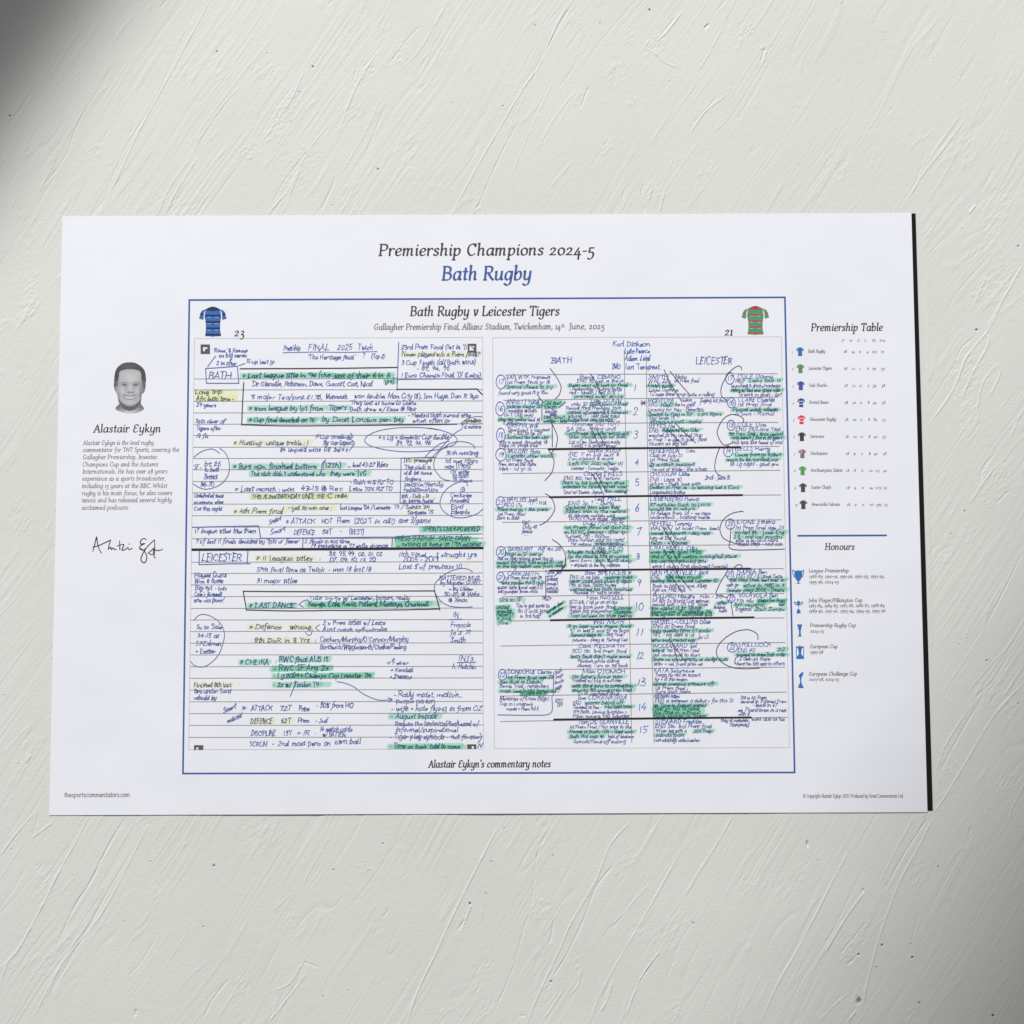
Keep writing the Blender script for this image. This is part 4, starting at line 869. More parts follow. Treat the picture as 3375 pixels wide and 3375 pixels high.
marks('C', [[(1540, 1180), (1535, 1300)]], INK, 1.6); marks('C', [[(2680, 1175), (2672, 1290)]], INK, 1.6)
note('C', [(1560, 1235, 2150, "2 finals in ext time"), (1640, 1290, 2640, "19 including a '17 exits change")], 34)
note('D', [(1090, 1040, 1800, "SPRINTS OVER-POWERED", 'g')], 38); bars('D', [(1050, 980, 1815, 1065)], GREEN, "green_highlight")
note('D', [(750, 1155, 1680, "PRESS STADIUM : SINCE DAWN", 'g'), (770, 1225, 1815, "... nothing at home on 17th against", 'g')], 36); bars('D', [(745, 1110, 1765, 1180), (730, 1160, 1815, 1245)], GREEN, "green_highlight")
marks('D', [[(720, 1120), (1000, 1095), (1400, 1085), (1820, 1075)]], INK, 1.3)
note('E', [(245, 185, 780, "LEICESTER")], 62, INK, w=4.0)
box('E', [(222, 62), (215, 235), (870, 222)], INK, 1.6); marks('E', [[(840, 55), (828, 225)]], INK, 1.7)
note('E', [(935, 185, 1680, "* 11 league titles", 'y'), (1745, 180, 1775, ":")], 44); note('F', [(-60, 118, 610, "88, 95, 99, 00, 01, 02"), (-55, 190, 530, "07, 09, 10, 13, 22")], 38)
note('F', [(785, 130, 1770, "11th Final ... 3 straight yrs"), (845, 188, 1295, "2005 - 2013"), (795, 275, 1585, "Lost 5 of previous 10", )], 42); bars('F', [(1380, 130, 1440, 165), (1600, 210, 1665, 260)], YELLOW, "yellow_highlight")
note('E', [(940, 325, 1825, "37th final time at Twick"), (1860, 322, 2420, "- won 18 lost 18")], 42)
note('E', [(945, 468, 1485, "31 major titles")], 42)
note('E', [(150, 395, 580, "Played Quins"), (155, 470, 540, "Won 8 home"), (165, 560, 580, "Big-9pt - lots"), (155, 640, 520, "Cole's farewell"), (145, 715, 550, "one via poor!")], 40)
note('E', [(845, 785, 1460, "* 'LAST DANCE'", 'g'), (1590, 765, 1850, "Youngs,", 'g'), (1860, 765, 3150, "Cole, Kevin, Pollard, Montoya, Cracknell", 'g')], 46, w=3.8)
bars('E', [(1590, 715, 3320, 790, 25)], GREEN, "green_highlight")
note('E', [(1610, 685, 2030, "Title Sn-ts"), (2050, 682, 2915, "w/ Leicester, bottom, really")], 38)
marks('E', [[(1600, 682), (1540, 700), (1490, 745)], [(1490, 745), (1545, 775)]], INK, 1.4)
box('E', [(780, 575), (1932, 580), (3220, 570)], PENCIL, 1.9); marks('E', [[(780, 575), (800, 700), (820, 810)], [(815, 812), (1400, 825), (1932, 818), (2700, 812), (3280, 800)], [(3215, 575), (3250, 690), (3282, 812)]], PENCIL, 1.8)
marks('F', [[(1700, 315), (1640, 280), (1540, 275), (1400, 320), (1280, 410), (1235, 480), (1245, 580), (1320, 680), (1430, 735), (1600, 750), (1700, 740)]], INK2, 1.35, name="pen_loop")
note('F', [(1290, 415, 1800, "BATTERED 85-12"), (1300, 472, 1800, "by Munster QUINS"), (1405, 545, 1720, "+ by Ulster"), (1350, 612, 1795, "50-20 @ Wels"), (1400, 685, 1650, "@ Xmas")], 36, INK2)
note('F', [(1455, 870, 1540, "IN"), (1425, 990, 1695, "Francis"), (1420, 1085, 1690, "Jo'z 71"), (1425, 1180, 1635, "Smith")], 44); marks('F', [[(1415, 900), (1565, 895)]])
note('E', [(855, 1055, 1285, "* Defence", 'y'), (1370, 1060, 1660, "winning", 'y')], 44); marks('E', [[(1570, 1090), (1600, 1130), (1640, 1125), (1660, 1060)], [(1750, 1000), (1700, 1040), (1745, 1075)]], INK, 1.3)
note('E', [(1790, 1000, 2600, "2 x Prem titles w/ Leics"), (1790, 1085, 2620, "Aust coach w/Australia")], 40)
note('E', [(915, 1225, 1640, "8th DoR in 8 Yrs", 'y'), (1690, 1220, 1720, ":"), (1755, 1215, 2900, "Cockers/Murphy/O'Connor/Murphy"), (1755, 1310, 2870, "Borthwick/Wigglesworth/Cheika/Peeling")], 42)
note('E', [(175, 1055, 525, "5x to Sale"), (190, 1165, 490, "34-15 at"), (170, 1265, 520, "57-Exlmen"), (170, 1365, 440, "+ Exeter")], 42)
marks('E', [[(150, 945), (200, 890), (280, 868), (400, 910), (500, 1000), (540, 1120), (520, 1240), (460, 1390), (350, 1500), (250, 1540), (160, 1520), (110, 1470)]], INK2, 1.35, name="pen_loop")
note('G', [(735, 155, 1120, "* CHEIKA", 'g'), (1190, 130, 1215, ":"), (1235, 118, 1880, "RWC final AUS 15", 'g'), (1170, 230, 1875, "- RWC SF Arg '23", 'g'), (1165, 328, 2420, "- Lg 2009 + Champs Cup Leinster '09", 'g'), (1165, 440, 1755, "- 2x w/ Toulon '19", 'g')], 46, w=3.7)
marks('G', [[(1450, 360), (1420, 460), (1375, 560)]], INK, 1.4)
bars('G', [(1120, 190, 1960, 250, 20), (1760, 375, 1900, 440), (1300, 270, 2440, 330, 20)], GREEN, "green_highlight")
marks('H', [[(40, 358), (130, 375), (240, 420), (340, 495), (440, 548), (560, 585), (700, 580)], [(665, 555), (715, 578), (670, 608)]], INK, 1.4, name="pen_arrow")
note('H', [(650, 150, 935, "+ Fever"), (690, 240, 990, "+ Kendall"), (685, 325, 970, "+ 2 seasons")], 40); note('H', [(1520, 100, 1730, "INJ's"), (1445, 200, 1760, "A. Hutchin")], 46)
marks('H', [[(1510, 125), (1740, 120)], [(710, 110), (740, 70)]], INK, 1.4)
note('G', [(150, 440, 640, "Finished 8th last", 'y'), (150, 520, 640, "two under Scott", ''), (150, 605, 450, "rebuild by", '')], 40); bars('G', [(720, 370, 760, 430), (600, 560, 620, 600)], YELLOW, "yellow_highlight")
note('H', [(730, 545, 1600, "- Rally midst, motiv'n..."), (760, 620, 1255, "people person"), (705, 715, 1830, "- wife + kids flying in from OZ")], 44)
note('H', [(690, 808, 1290, "- 'August impact'", 'g'), (745, 900, 1790, "Reduce the technical/technical w/"), (755, 975, 1540, "informal/inspirational"), (690, 1060, 1815, "- Tiger play symbols - not forever"), (680, 1175, 1560, "- 'Time on back' told to come", 'g')], 42)
bars('H', [(740, 1130, 1640, 1185)], GREEN, "green_highlight"); marks('H', [[(1790, 985), (1810, 1040), (1765, 1110)], [(1760, 1165), (1790, 1120), (1800, 1160), (1830, 1110)]], INK, 1.4)
note('G', [(520, 780, 700, "Smart", '', 75), (755, 742, 825, "*"), (875, 742, 1160, "ATTACK"), (1240, 740, 1410, "72T"), (1485, 745, 1640, "Prem"), (1705, 705, 2200, "- 50% from HO")], 46, w=3.7)
note('G', [(570, 900, 770, "reduced", '', 70), (870, 905, 1165, "DEFENCE", 'y'), (1260, 900, 1400, "62T", 'y'), (1475, 895, 1640, "Prem"), (1700, 900, 1860, "- 2nd")], 46)
note('G', [(875, 1060, 1210, "DISCIPLINE"), (1290, 1058, 1410, "13Y"), (1460, 1055, 1640, "+ 1R"), (1690, 1055, 1710, "-"), (1755, 1005, 2180, "14 match cards"), (1790, 1075, 2100, "w/ BATTEN")], 44)
note('G', [(855, 1195, 1105, "SCRUM"), (1150, 1190, 1200, "-"), (1220, 1190, 1910, "2nd most pens on"), (1940, 1165, 2290, "own ball")], 46)

# ------------------------------------------------------------------ right page: the line-ups
page = frame_mb([(1624, 1113), (2575, 1110), (2602, 2464), (1629, 2467)], 1.0, FAINT).build("lineup_page", frame)
LN = [(1667, 1235.5, 2562, 1231.5), (1660, 1319.5, 2562, 1308.5), (1668, 1397.5, 2565, 1392), (1660, 1479.5, 2569, 1471), (1656, 1561, 2570, 1550), (1656, 1639, 2573, 1631), (1656, 1721.5, 2575, 1713), (1660, 1803, 2578, 1794.5), (1656, 1884, 2582, 1874), (1656, 1966, 2584, 1955.5), (1680, 2046.5, 2584, 2036), (1650, 2129, 2587, 2117.5), (1660, 2208.5, 2588, 2198.5), (1648, 2294, 2593, 2281), (1650, 2378, 2595, 2364)]
for x0, y0, x1, y1 in LN:
    mb = MB(); mb.ribbon(wob([(x0, y0), ((x0 + x1) / 2, (y0 + y1) / 2 - .6), (x1, y1)], .5, 8), 1.2, RULE, Z_PRINT + 3e-5); mb.build("ruled_line", page)
for a, b in [((1808, 1480.5), (2440, 1474)), ((1812, 1638.5), (2446, 1631.5)), ((1812, 1880.5), (2473, 1874)), ((1815, 2044), (2484, 2034.5)), ((1826, 2371.5), (2475, 2364.5))]:
    mb = MB(); mb.ribbon([a, ((a[0] + b[0]) / 2, (a[1] + b[1]) / 2 - .5), b], 3.1, THICK, Z_INK + 2e-5); mb.build("dividing_line", page)
for st in ([(2057, 1155), (2063, 1480), (2072, 1900), (2082, 2447)], [(2130, 1172), (2134, 1480), (2143, 1900), (2156, 2447)]):
    mb = MB(); mb.ribbon(wob(st, .6, 8), 1.15, RULE, Z_PRINT + 4e-5); mb.build("column_line", page)
for i, (cx, cy) in enumerate([(2092, 1278), (2094, 1356), (2093, 1434), (2099, 1523), (2100, 1592), (2101, 1674), (2103, 1754), (2103, 1834), (2106, 1921), (2105, 1999), (2108, 2084), (2110, 2162), (2113, 2248), (2116, 2330), (2120, 2404)]):
    t = str(i + 1); mb = MB(); wd = 15 if len(t) == 1 else 27
    if t == "1": wd = 9
    hand(mb, t, cx - wd / 2, cy + 11, cx + wd / 2, 15, INK3, w=3.4); mb.build("position_number", page)
note('I', [(750, 372, 1055, "BATH")], 54, INK, page, w=4.0)
note('J', [(715, 372, 1185, "LEICESTER")], 56, INK, page, w=4.0)
note('I', [(1535, 158, 2030, "Karl Dickson"), (1690, 248, 2030, "Luke Pearce"), (1690, 340, 2030, "Adam Leal"), (1520, 450, 1655, "TMO"), (1700, 452, 2160, "Ian Tempest")], 46, INK3, page)
for args in [
 ('I', [(1120, 570, 1660, "Beno OBANO", 'n'), (1085, 620, 1695, "ENG 30. last in the 14"), (985, 675, 1745, "Been sent off last yr final", 'g'), (990, 720, 1670, "- Redemption? Hungry gritty"), (990, 765, 1640, "red - health / key to it T"), (1045, 815, 1690, "proved ever since", 'g')]),
 ('I', [(1240, 875, 1670, "Tom DUNN", 'n'), (1010, 915, 1230, "only 32"), (1250, 915, 1745, "Bath born + bred", 'g'), (945, 965, 1660, "Record 193rd Prem app. born"), (965, 1020, 1745, "captain of academy & Somerset", 'g'), (975, 1065, 1640, "scoring 17 - rolls back maul"), (975, 1115, 1560, "Bustles back onto-the pitch", 'g')]),
 ('I', [(1010, 1170, 1650, "Thomas DU TOIT", 'n'), (950, 1230, 1600, "SA 26c. 130kg unit"), (950, 1285, 1755, "Confirmed Munster winning 2", 'g'), (985, 1330, 1715, "Won World Cup w/ Bok", 'g'), (985, 1395, 1650, "Lot of 3m Back again early"), (1015, 1440, 1600, "Covid + a scrum maul")]),
 ('K', [(1225, 80, 1660, "Quinn ROUX", 'n'), (965, 130, 1640, "IRE T in Lg last 8"), (975, 180, 1560, "Con-picked & more"), (985, 240, 1590, "Left IRE 2021 after", 'g'), (1605, 245, 1680, "(A)"), (1015, 300, 1630, "Leinster - Connacht - Toulon")]),
 ('K', [(1170, 378, 1680, "Charlie EWELS", 'n'), (915, 428, 1650, "ENG 30c. not in 6 Nations"), (900, 485, 1710, "Back to his hometown since", 'g'), (905, 535, 1725, "wanted to finish what was", 'g'), (915, 605, 1420, "Spat w/ Exeter. Japan"), (1450, 590, 1730, "ban making", 'g')]),
 ('K', [(1290, 695, 1670, "Ted HILL", 'n'), (975, 745, 1570, "ENG 3c. T - Burly"), (940, 800, 1640, "Captained Worc when they", 'g'), (935, 850, 1720, "folded won in the record", 'g'), (975, 905, 1580, "At age may multiple wins"), (975, 945, 1490, "TACKLES - runs strong"), (1545, 935, 1730, "power", 'g')]),
 ('K', [(1160, 1000, 1690, "Guy PEPPER", 'n'), (925, 1055, 1760, "1st Prem final at just 22", 'g'), (925, 1112, 1735, "ex NEWC leaving - after 1yr", 'g'), (945, 1170, 1510, "turned 7th - Bolton"), (970, 1215, 1700, "Wins Portion says his right!"), (1005, 1265, 1290, "He means:"), (1320, 1262, 1695, "breakdowns", 'g')]),
 ('K', [(1275, 1328, 1690, "Alfie REID", 'n'), (970, 1370, 1630, "Made his debut vs", 'g'), (970, 1425, 1760, "for the stand in 2016 at number", 'g'), (985, 1475, 1290, "Semi born:"), (1320, 1475, 1790, "won third duty", 'g'), (1005, 1535, 1650, "+ expects to be his captain")]),
 ('M', [(1185, 205, 1790, "Ben SPENCER *", 'n'), (995, 260, 1400, "ENG 12. no kick."), (1450, 260, 1810, "aspirer back", 'g'), (990, 310, 1800, "never could kick given if again", 'g'), (985, 360, 1600, "19th at kick. Relish knows"), (1000, 415, 1800, "captained his Bath trophies", 'g'), (1040, 455, 1700, "missed SF with groin ...")]),
 ('M', [(1210, 520, 1700, "Finn RUSSELL", 'n'), (985, 578, 1610, "SCO 83c / 1st yr on at the"), (985, 640, 1580, "Rec to back your final"), (990, 690, 1550, "Relish big playmaker"), (990, 750, 1800, "Top lenses in this being", 'g'), (1560, 650, 1800, "Lions", 'g'), (1560, 700, 1810, "Glasgow", 'g')]),
 ('M', [(1290, 830, 1700, "Will MUIR", 'n'), (970, 885, 1790, "9 in last yrs's Prem final", 'g'), (1000, 940, 1760, "9T in last 2 and SF vs Brist"), (1010, 995, 1410, "Sevens days in", 'g'), (1460, 985, 1710, "Big hug?"), (1030, 1055, 1750, "pounce - pacy in Fishing cap")]),
 ('M', [(1100, 1138, 1710, "Cam REDPATH", 'n'), (1020, 1200, 1730, "SCO 15c. 3rd Prem final"), (1005, 1270, 1770, "last's fault didn't make semis", 'g'), (1090, 1325, 1630, "Passion while tiding"), (1090, 1385, 1750, "clumsy. Turn on R2 back")]),
 ('O', [(1150, 265, 1720, "Max OJOMOH", 'n'), (1025, 330, 1680, "His father's former team", 'g'), (1020, 378, 1670, "Trained w/ Eng in summer"), (1030, 445, 1820, "with third gone to competition", 'g'), (1025, 500, 1800, "security 9th wrong prem tried", 'g'), (1090, 545, 1640, "To in weekend final")]),
 ('O', [(1090, 600, 1740, "Joe COKANASIGA", 'n'), (1035, 668, 1150, "ENG"), (1190, 660, 1690, "scorer being off", 'g'), (1040, 718, 1410, "Farewell to Rec -"), (1440, 712, 1800, "His last bite", 'g'), (1035, 775, 1740, "169 Bath. Loving Brighton +"), (1035, 830, 1770, "Fijian scenery. Still Saturday")]),
 ('O', [(1100, 908, 1760, "Tom DE GLANVILLE", 'n'), (990, 968, 1790, "1st Prem Final / No1 says to the"), (990, 1030, 1820, "Home is Bath, 100 - dad won", 'g'), (995, 1090, 1440, "Bath Phil says 96", 'g'), (1480, 1090, 1820, "held of kindness"), (1040, 1155, 1720, "Guscott/Hand off making")]),
 # the other team
 ('J', [(130, 550, 400, "SMITH", 'n'), (465, 545, 615, "Nicky"), (135, 600, 420, "WAL 22c"), (450, 595, 770, "1st Prem final"), (130, 655, 440, "Finish early", 'g'), (140, 705, 520, "Loyal Ospreys"), (145, 760, 955, "To near lower prop quite a rolling")]),
 ('J', [(130, 840, 460, "MONTOYA", 'n'), (540, 830, 685, "Julian"), (770, 835, 1105, "Saying his fond"), (130, 890, 260, "ARG"), (285, 890, 455, "10xC", 'g'), (465, 885, 720, "he no cap?"), (130, 950, 830, "Leaving for Pau - Benettoli"), (135, 1005, 690, "Beaten to Flag in RP", 'g'), (740, 1000, 1040, "x pro tigers", 'g'), (140, 1048, 470, "Star lends 15"), (160, 1095, 790, "strong support - rocks", 'g')]),
 ('J', [(140, 1150, 480, "HEYES Joe", 'n'), (145, 1205, 280, "ENG:"), (310, 1200, 760, "Replaced Dan Cole", 'g'), (140, 1260, 810, "wanted to try landed Ship"), (135, 1315, 860, "in Prop T is age 18 gold - fans"), (145, 1365, 630, "Known as big silk")]),
 ('L', [(145, 80, 535, "HENDERSON", 'n'), (600, 75, 720, "Cam"), (150, 135, 565, "Club in July 21"), (150, 188, 530, "1st Prem final"), (150, 245, 715, "2x scottish passport", 'g'), (150, 300, 865, "The not of Wade - like a boss")]),
 ('L', [(150, 365, 655, "CHESSUM Ollie", 'n'), (150, 430, 550, "ENG - Lions 30"), (150, 480, 790, "return - Bath loss with"), (155, 525, 1255, "Beaten in Prep as - in winning last 6 (Con)", 'g'), (155, 585, 605, "Longstanding brother")]),
 ('L', [(155, 670, 770, "LIEBENBERG Hanro", 'n'), (150, 735, 900, "37 minutes back to Leics", 'g'), (150, 785, 720, "would be in return", 'g'), (160, 840, 910, "At Relays. from SA + no caps"), (160, 890, 900, "understand ... battling inside")]),
 ('L', [(155, 970, 680, "REFFELL Tommy", 'n'), (160, 1025, 1010, "WAL 30 / 1st loves Prem best"), (165, 1085, 900, "saved his worth - day app", 'g'), (155, 1145, 610, "key at Bat found"), (165, 1205, 625, "fetch - 4 figures", 'g')]),
 ('L', [(155, 1270, 750, "CRACKNELL Olly", 'n'), (165, 1315, 800, "over Prem goal 19 20", 'g'), (165, 1370, 1240, "and of it's not nations coming/tall power", 'g'), (165, 1425, 860, "top captains winning gets", 'g'), (180, 1490, 1120, "smart club's first contract (wants)")]),
 ('N', [(170, 195, 885, "VAN POORTVLIET Jack", 'n'), (170, 250, 290, "ENG"), (350, 245, 790, "last been pound", 'g'), (175, 295, 1000, "making those in sound. Leicester SC", 'g'), (185, 355, 865, "Back to big win. vice, Alley"), (175, 405, 605, "Age us, Phil Roll")]),
 ('N', [(190, 485, 720, "POLLARD Handre", 'n'), (760, 485, 1050, "Kiln - 20"), (180, 540, 890, "SA 80c 2x World Cup winner"), (180, 580, 890, "could win - 1st Lg 'final'"), (175, 625, 800, "won against 22 for Springb", 'g'), (175, 670, 910, "Has 17 for SF nations 20", 'g'), (175, 705, 930, "the lighter is alongside will", 'g'), (980, 565, 1110, "after", 'g'), (935, 615, 1085, "leaving"), (1000, 660, 1110, "back")]),
 ('N', [(180, 800, 905, "HASSELL-COLLINS Ollie", 'n'), (185, 852, 720, "ENG 2c Prem final"), (175, 905, 905, "only quality form 27 goals", 'g'), (190, 955, 710, "NFL - big capt is 1st"), (745, 985, 890, "2x US"), (180, 1020, 720, "who truly meant say", 'g')]),
 ('N', [(185, 1090, 745, "WOODWARD Sol", 'n'), (190, 1145, 345, "wins at", 'g'), (370, 1145, 770, "his 1st Prem Final"), (190, 1200, 780, "got consumed to start"), (195, 1255, 1120, "leave no stone empty at sledge nuts", 'g'), (200, 1312, 810, "later = rel, from prim at")]),
 ('P', [(205, 245, 715, "KATA Solomone", 'n'), (215, 295, 785, "Tonga 15c not an airport"), (205, 350, 625, "9yr + 1R this season"), (200, 405, 950, "leaves previous pressure off", 'g'), (215, 455, 600, "1st Prem final"), (215, 500, 665, "Sure luck feels")]),
 ('P', [(205, 560, 530, "RADWAN Adam", 'n'), (215, 610, 1190, "ENG in between a debut + for this '21"), (205, 665, 850, "ex Tyne-in August games", 'g'), (205, 705, 780, "Sat in by a goal", 'g'), (205, 755, 790, "his fine in a boost", 'g'), (205, 795, 860, "nine scorer in prem", 'g'), (1260, 575, 1600, "133 in 40 Prem"), (1265, 620, 1845, "second in 5 games Prem"), (1410, 665, 1720, "- leads in 67"), (1210, 725, 1840, ". eg 7 hard times in a rest"), (1240, 775, 1390, "with it")]),
 ('P', [(215, 870, 800, "STEWARD Freddie", 'n'), (215, 925, 930, "ENG 38c. 3rd Prem final"), (225, 980, 620, "95 per leg with a"), (690, 985, 930, "200 Prep", 'g'), (225, 1030, 585, "patrols from", 'g'), (215, 1095, 775, "rock solid/high under/catches"), (1025, 850, 1370, "they at complete"), (1395, 835, 1815, "want club as his"), (1130, 905, 1360, "Stampede")])]:
    note(args[0], args[1], 31, INK2, page, "player_note", w=2.7)
# benches
for k, cx, cy, rx, ry, num, lines in [
 ('I', 120, 612, 62, 88, "17", [(185, 575, 760, "VAN WYK Francois", 'n'), (195, 635, 755, "1st Prem final yr 18"), (180, 695, 790, "Special cheers to joy", 'g'), (85, 770, 735, "found very good 15 x 35m")]),
 ('I', 110, 955, 56, 88, "16", [(185, 890, 620, "ANNETT Niall", 'n'), (190, 945, 640, "Veteran starter 20", 'g'), (175, 1000, 590, "Coaching @ Bath"), (160, 1050, 535, "isn't Olly way"), (85, 1110, 450, "likes big media", 'g'), (460, 1115, 640, "lead 34,"), (140, 1155, 350, "it points")]),
 ('I', 118, 1290, 56, 88, "18", [(195, 1190, 605, "GRIFFIN Will", 'n'), (200, 1240, 750, "Stuck out + longest"), (200, 1285, 650, "29 - 300 to be '26"), (190, 1335, 740, "Scotland has been step", 'g'), (100, 1400, 720, "this is same. Amazing '18"), (90, 1440, 600, "Vega 11x Vosgs trial")]),
 ('K', 120, 110, 66, 80, "19", [(200, 90, 630, "MOLONY Ross", 'n'), (205, 145, 790, "Leinster other world", 'g'), (180, 200, 540, "1st Prem final"), (85, 250, 580, "Prem. scored 2nd Ryton"), (85, 310, 520, "Irish - 1st yr in")]),
 ('K', 115, 715, 56, 70, "23", [(190, 705, 600, "BAYLISS Josh", 'n'), (170, 770, 400, "SCO 17c"), (485, 745, 720, "17 - HIA"), (75, 825, 740, "Raise energy + late power", 'g'), (80, 885, 440, "1st Prem final"), (65, 935, 370, "Born in Bath")]),
 ('K', 120, 1350, 60, 70, "20", [(205, 1335, 540, "BARBEARY", 'n'), (590, 1330, 900, "Alf no 20", 'n'), (180, 1395, 660, "MoM in SF last yr", 'g'), (75, 1450, 800, "out as they missed great this yr"), (65, 1500, 920, "caused the story Path would his rose", 'g'), (70, 1550, 920, "in the big match now from 1998", 'g')]),
 ('M', 115, 240, 48, 66, "21", [(200, 220, 610, "CARR-SMITH", 'n'), (670, 200, 910, "Tom xx", 'n'), (165, 270, 650, "1st Prem final age 25"), (130, 330, 680, "who passes third club", 'g'), (75, 390, 660, "super latte hand age (15)"), (80, 440, 600, "languages boss-rolls"), (705, 285, 855, "brilliant"), (700, 340, 855, "small"), (700, 395, 860, "mind in"), (700, 440, 860, "hands!")]),
 ('O', 138, 285, 52, 68, "22", [(205, 270, 780, "DONOGHUE Ciaran", 'n'), (200, 340, 790, "1st Prem final age 23", 'g'), (105, 395, 640, "has dual in Dublin", 'g'), (100, 450, 740, "Bernie Trial - remembers"), (105, 510, 830, "coach uses bright homebase", 'g'), (370, 550, 690, "Jonty", 'g'), (100, 610, 740, "Memories of Ennis (high)"), (95, 675, 540, "Trip to Lunapark"), (190, 738, 610, "moves + Prem Rd 6")]),
 ('J', 1135, 545, 52, 72, "17", [(1225, 545, 1680, "COLE Danny", 'n'), (1200, 600, 1330, "PROP"), (1370, 590, 1770, "Lions tour 13", 'g'), (1150, 655, 1770, "launching is drinks/roadways"), (1150, 710, 1760, "retire w/ last ever game rope", 'g'), (1230, 765, 1780, "To work in goals - tip?")]),
 ('J', 1155, 845, 48, 62, "16", [(1235, 830, 1700, "CLARE Charlie", 'n'), (1225, 885, 1660, "1st Prep final"), (1170, 950, 1730, "Played every village", 'g'), (1195, 1000, 1690, "is own - Ramic")]),
 ('J', 1150, 1120, 48, 62, "18", [(1225, 1135, 1600, "COLE Dan", 'n'), (1200, 1185, 1770, "ENG 118/Lions Test"), (1120, 1245, 1785, "9th Prem final - since record", 'g'), (1160, 1290, 1785, "may bench / 2nd in 20 years", 'g'), (1160, 1350, 1790, "Has won like hand of and")]),
 ('L', 1115, 65, 56, 64, "19", [(1190, 55, 1640, "WELLS Harry", 'n'), (1195, 125, 1775, "Comes from go Robert", 'g'), (1095, 185, 1735, "work to be carried out", 'g'), (1135, 240, 1745, "88 Lg night - good pro")]),
 ('L', 1140, 955, 58, 62, "20", [(1205, 950, 1700, "ILIONE Emeka", 'n'), (1200, 1020, 1800, "1st Prep final age 23"), (1190, 1075, 1810, "worked 8m - Loser Eng", 'g'), (1185, 1130, 1790, "29 - one last months", 'g'), (1205, 1175, 1740, "who is by kind night"), (1230, 1220, 1800, "Could steps + next man")]),
 ('N', 1135, 195, 46, 60, "21", [(1210, 185, 1600, "YOUNGS Ben", 'n'), (1210, 240, 1790, "ENG 127 / 2 Lions Tests"), (1135, 285, 1815, "6th Prep final, last ever in", 'g'), (1095, 345, 1280, "with go -"), (1300, 350, 1815, "since in 1980 in 9", 'g'), (1105, 410, 1815, "leaves since 2006 - Deans", 'g')]),
 ('N', 1150, 490, 48, 50, "23", [(1235, 475, 1740, "VOLAVOLA Ben", 'n'), (1220, 540, 1440, "Fiji 46c"), (1480, 535, 1815, "plays for Prep", 'g'), (1190, 590, 1560, "Mr recent", 'g'), (1205, 640, 1420, "England?"), (1440, 640, 1815, "Zach Zampo", 'g'), (1740, 580, 1815, "last", 'g')]),
 ('N', 1165, 1090, 62, 58, "22", [(1235, 1080, 1650, "SHILLCOCK", 'n'), (1225, 1145, 1450, "ENG 40"), (1715, 1135, 1830, "22", 'g'), (1215, 1200, 1825, "grassed his press Bath order", 'g'), (1250, 1250, 1640, "2 debuts Reps"), (1220, 1310, 1815, "here his 6th app to others")])]:
    note(k, lines, 32, INK2, page, "player_note", w=2.7)
    mb = MB(); mb.ribbon(wob(cvs(k, ell(cx, cy, rx, ry, -1.8, 4.7)), .6, 2), 1.4, INK3, Z_INK)
    a = cv(k, cx, cy); hand(mb, num, a[0] - 9, a[1] + 8, a[0] + 8, 11, INK3, w=3.0); mb.build("bench_number", page)
note('I', [(670, 900, 900, "Old boot", 'g'), (665, 950, 850, "steam", 'g'), (680, 1010, 850, "lots 20m"), (740, 1045, 840, "balls"), (660, 1080, 950, "ties down", 'g'), (660, 1130, 970, "wedge - late", 'g')], 34, INK2, page, "player_note", w=2.6)
note('M', [(100, 550, 400, "Gr8 to SF", 'g'), (65, 640, 235, "united", 'g'), (65, 690, 270, "since top", 'g'), (65, 735, 290, "maker 15", 'g'), (65, 785, 260, "x 2nd", 'g'), (80, 840, 230, "fire", 'g')], 34, INK2, page, "player_note", w=2.6)
note('M', [(300, 625, 750, "'You're got some to"), (330, 690, 720, "do it until you"), (360, 755, 645, "in 3rd half'")], 36, INK2, page, "player_note", w=2.6); note('M', [(635, 530, 775, "762>")], 36, INK2, page, "player_note")
note('M', [(705, 705, 920, "wonder best", 'g', 125), (735, 755, 925, "a window", 'g', 115)], 32, INK2, page, "player_note", w=2.6)
bars('M', [(715, 660, 930, 705, 120), (725, 715, 920, 755, 110)], GREEN, "green_highlight", page)
note('K', [(390, 1000, 500, "RWC"), (390, 1055, 590, "Only 48"), (385, 1105, 530, "famous"), (405, 1140, 490, "...")], 34, INK2, page, "player_note", w=2.6)
note('O', [(810, 285, 910, "both", '', 40), (815, 340, 925, "boys", '', 40), (800, 410, 930, "boots", '', 35), (805, 485, 905, "path", '', 35), (805, 645, 915, "POST"), (830, 695, 920, "OFF")], 34, INK2, page, "player_note", w=2.6)
note('L', [(830, 408, 1150, "2nd - Jack B")], 34, INK2, page, "player_note")
bars('I', [(655, 850, 905, 905, 12)], GREEN, "green_highlight", page); bars('I', [(655, 900, 880, 935, 18)], GREEN, "green_highlight", page)
bars('O', [(360, 490, 700, 550, 6)], GREEN, "green_highlight", page)
bars('P', [(200, 640, 770, 800, 8)], GREEN, "green_highlight", page)
bars('N', [(175, 640, 900, 705, 6)], GREEN, "green_highlight", page); bars('N', [(345, 215, 790, 260, 4)], GREEN, "green_highlight", page); bars('N', [(1480, 500, 1815, 545, 4)], GREEN, "green_highlight", page); bars('N', [(1310, 350, 1815, 395, 6)], GREEN, "green_highlight", page)
bars('L', [(160, 1290, 800, 1420, 10)], GREEN, "green_highlight", page)
bars('M', [(1550, 625, 1790, 745, 6)], GREEN, "green_highlight", page); bars('M', [(60, 600, 270, 770, 2)], GREEN, "green_highlight", page)
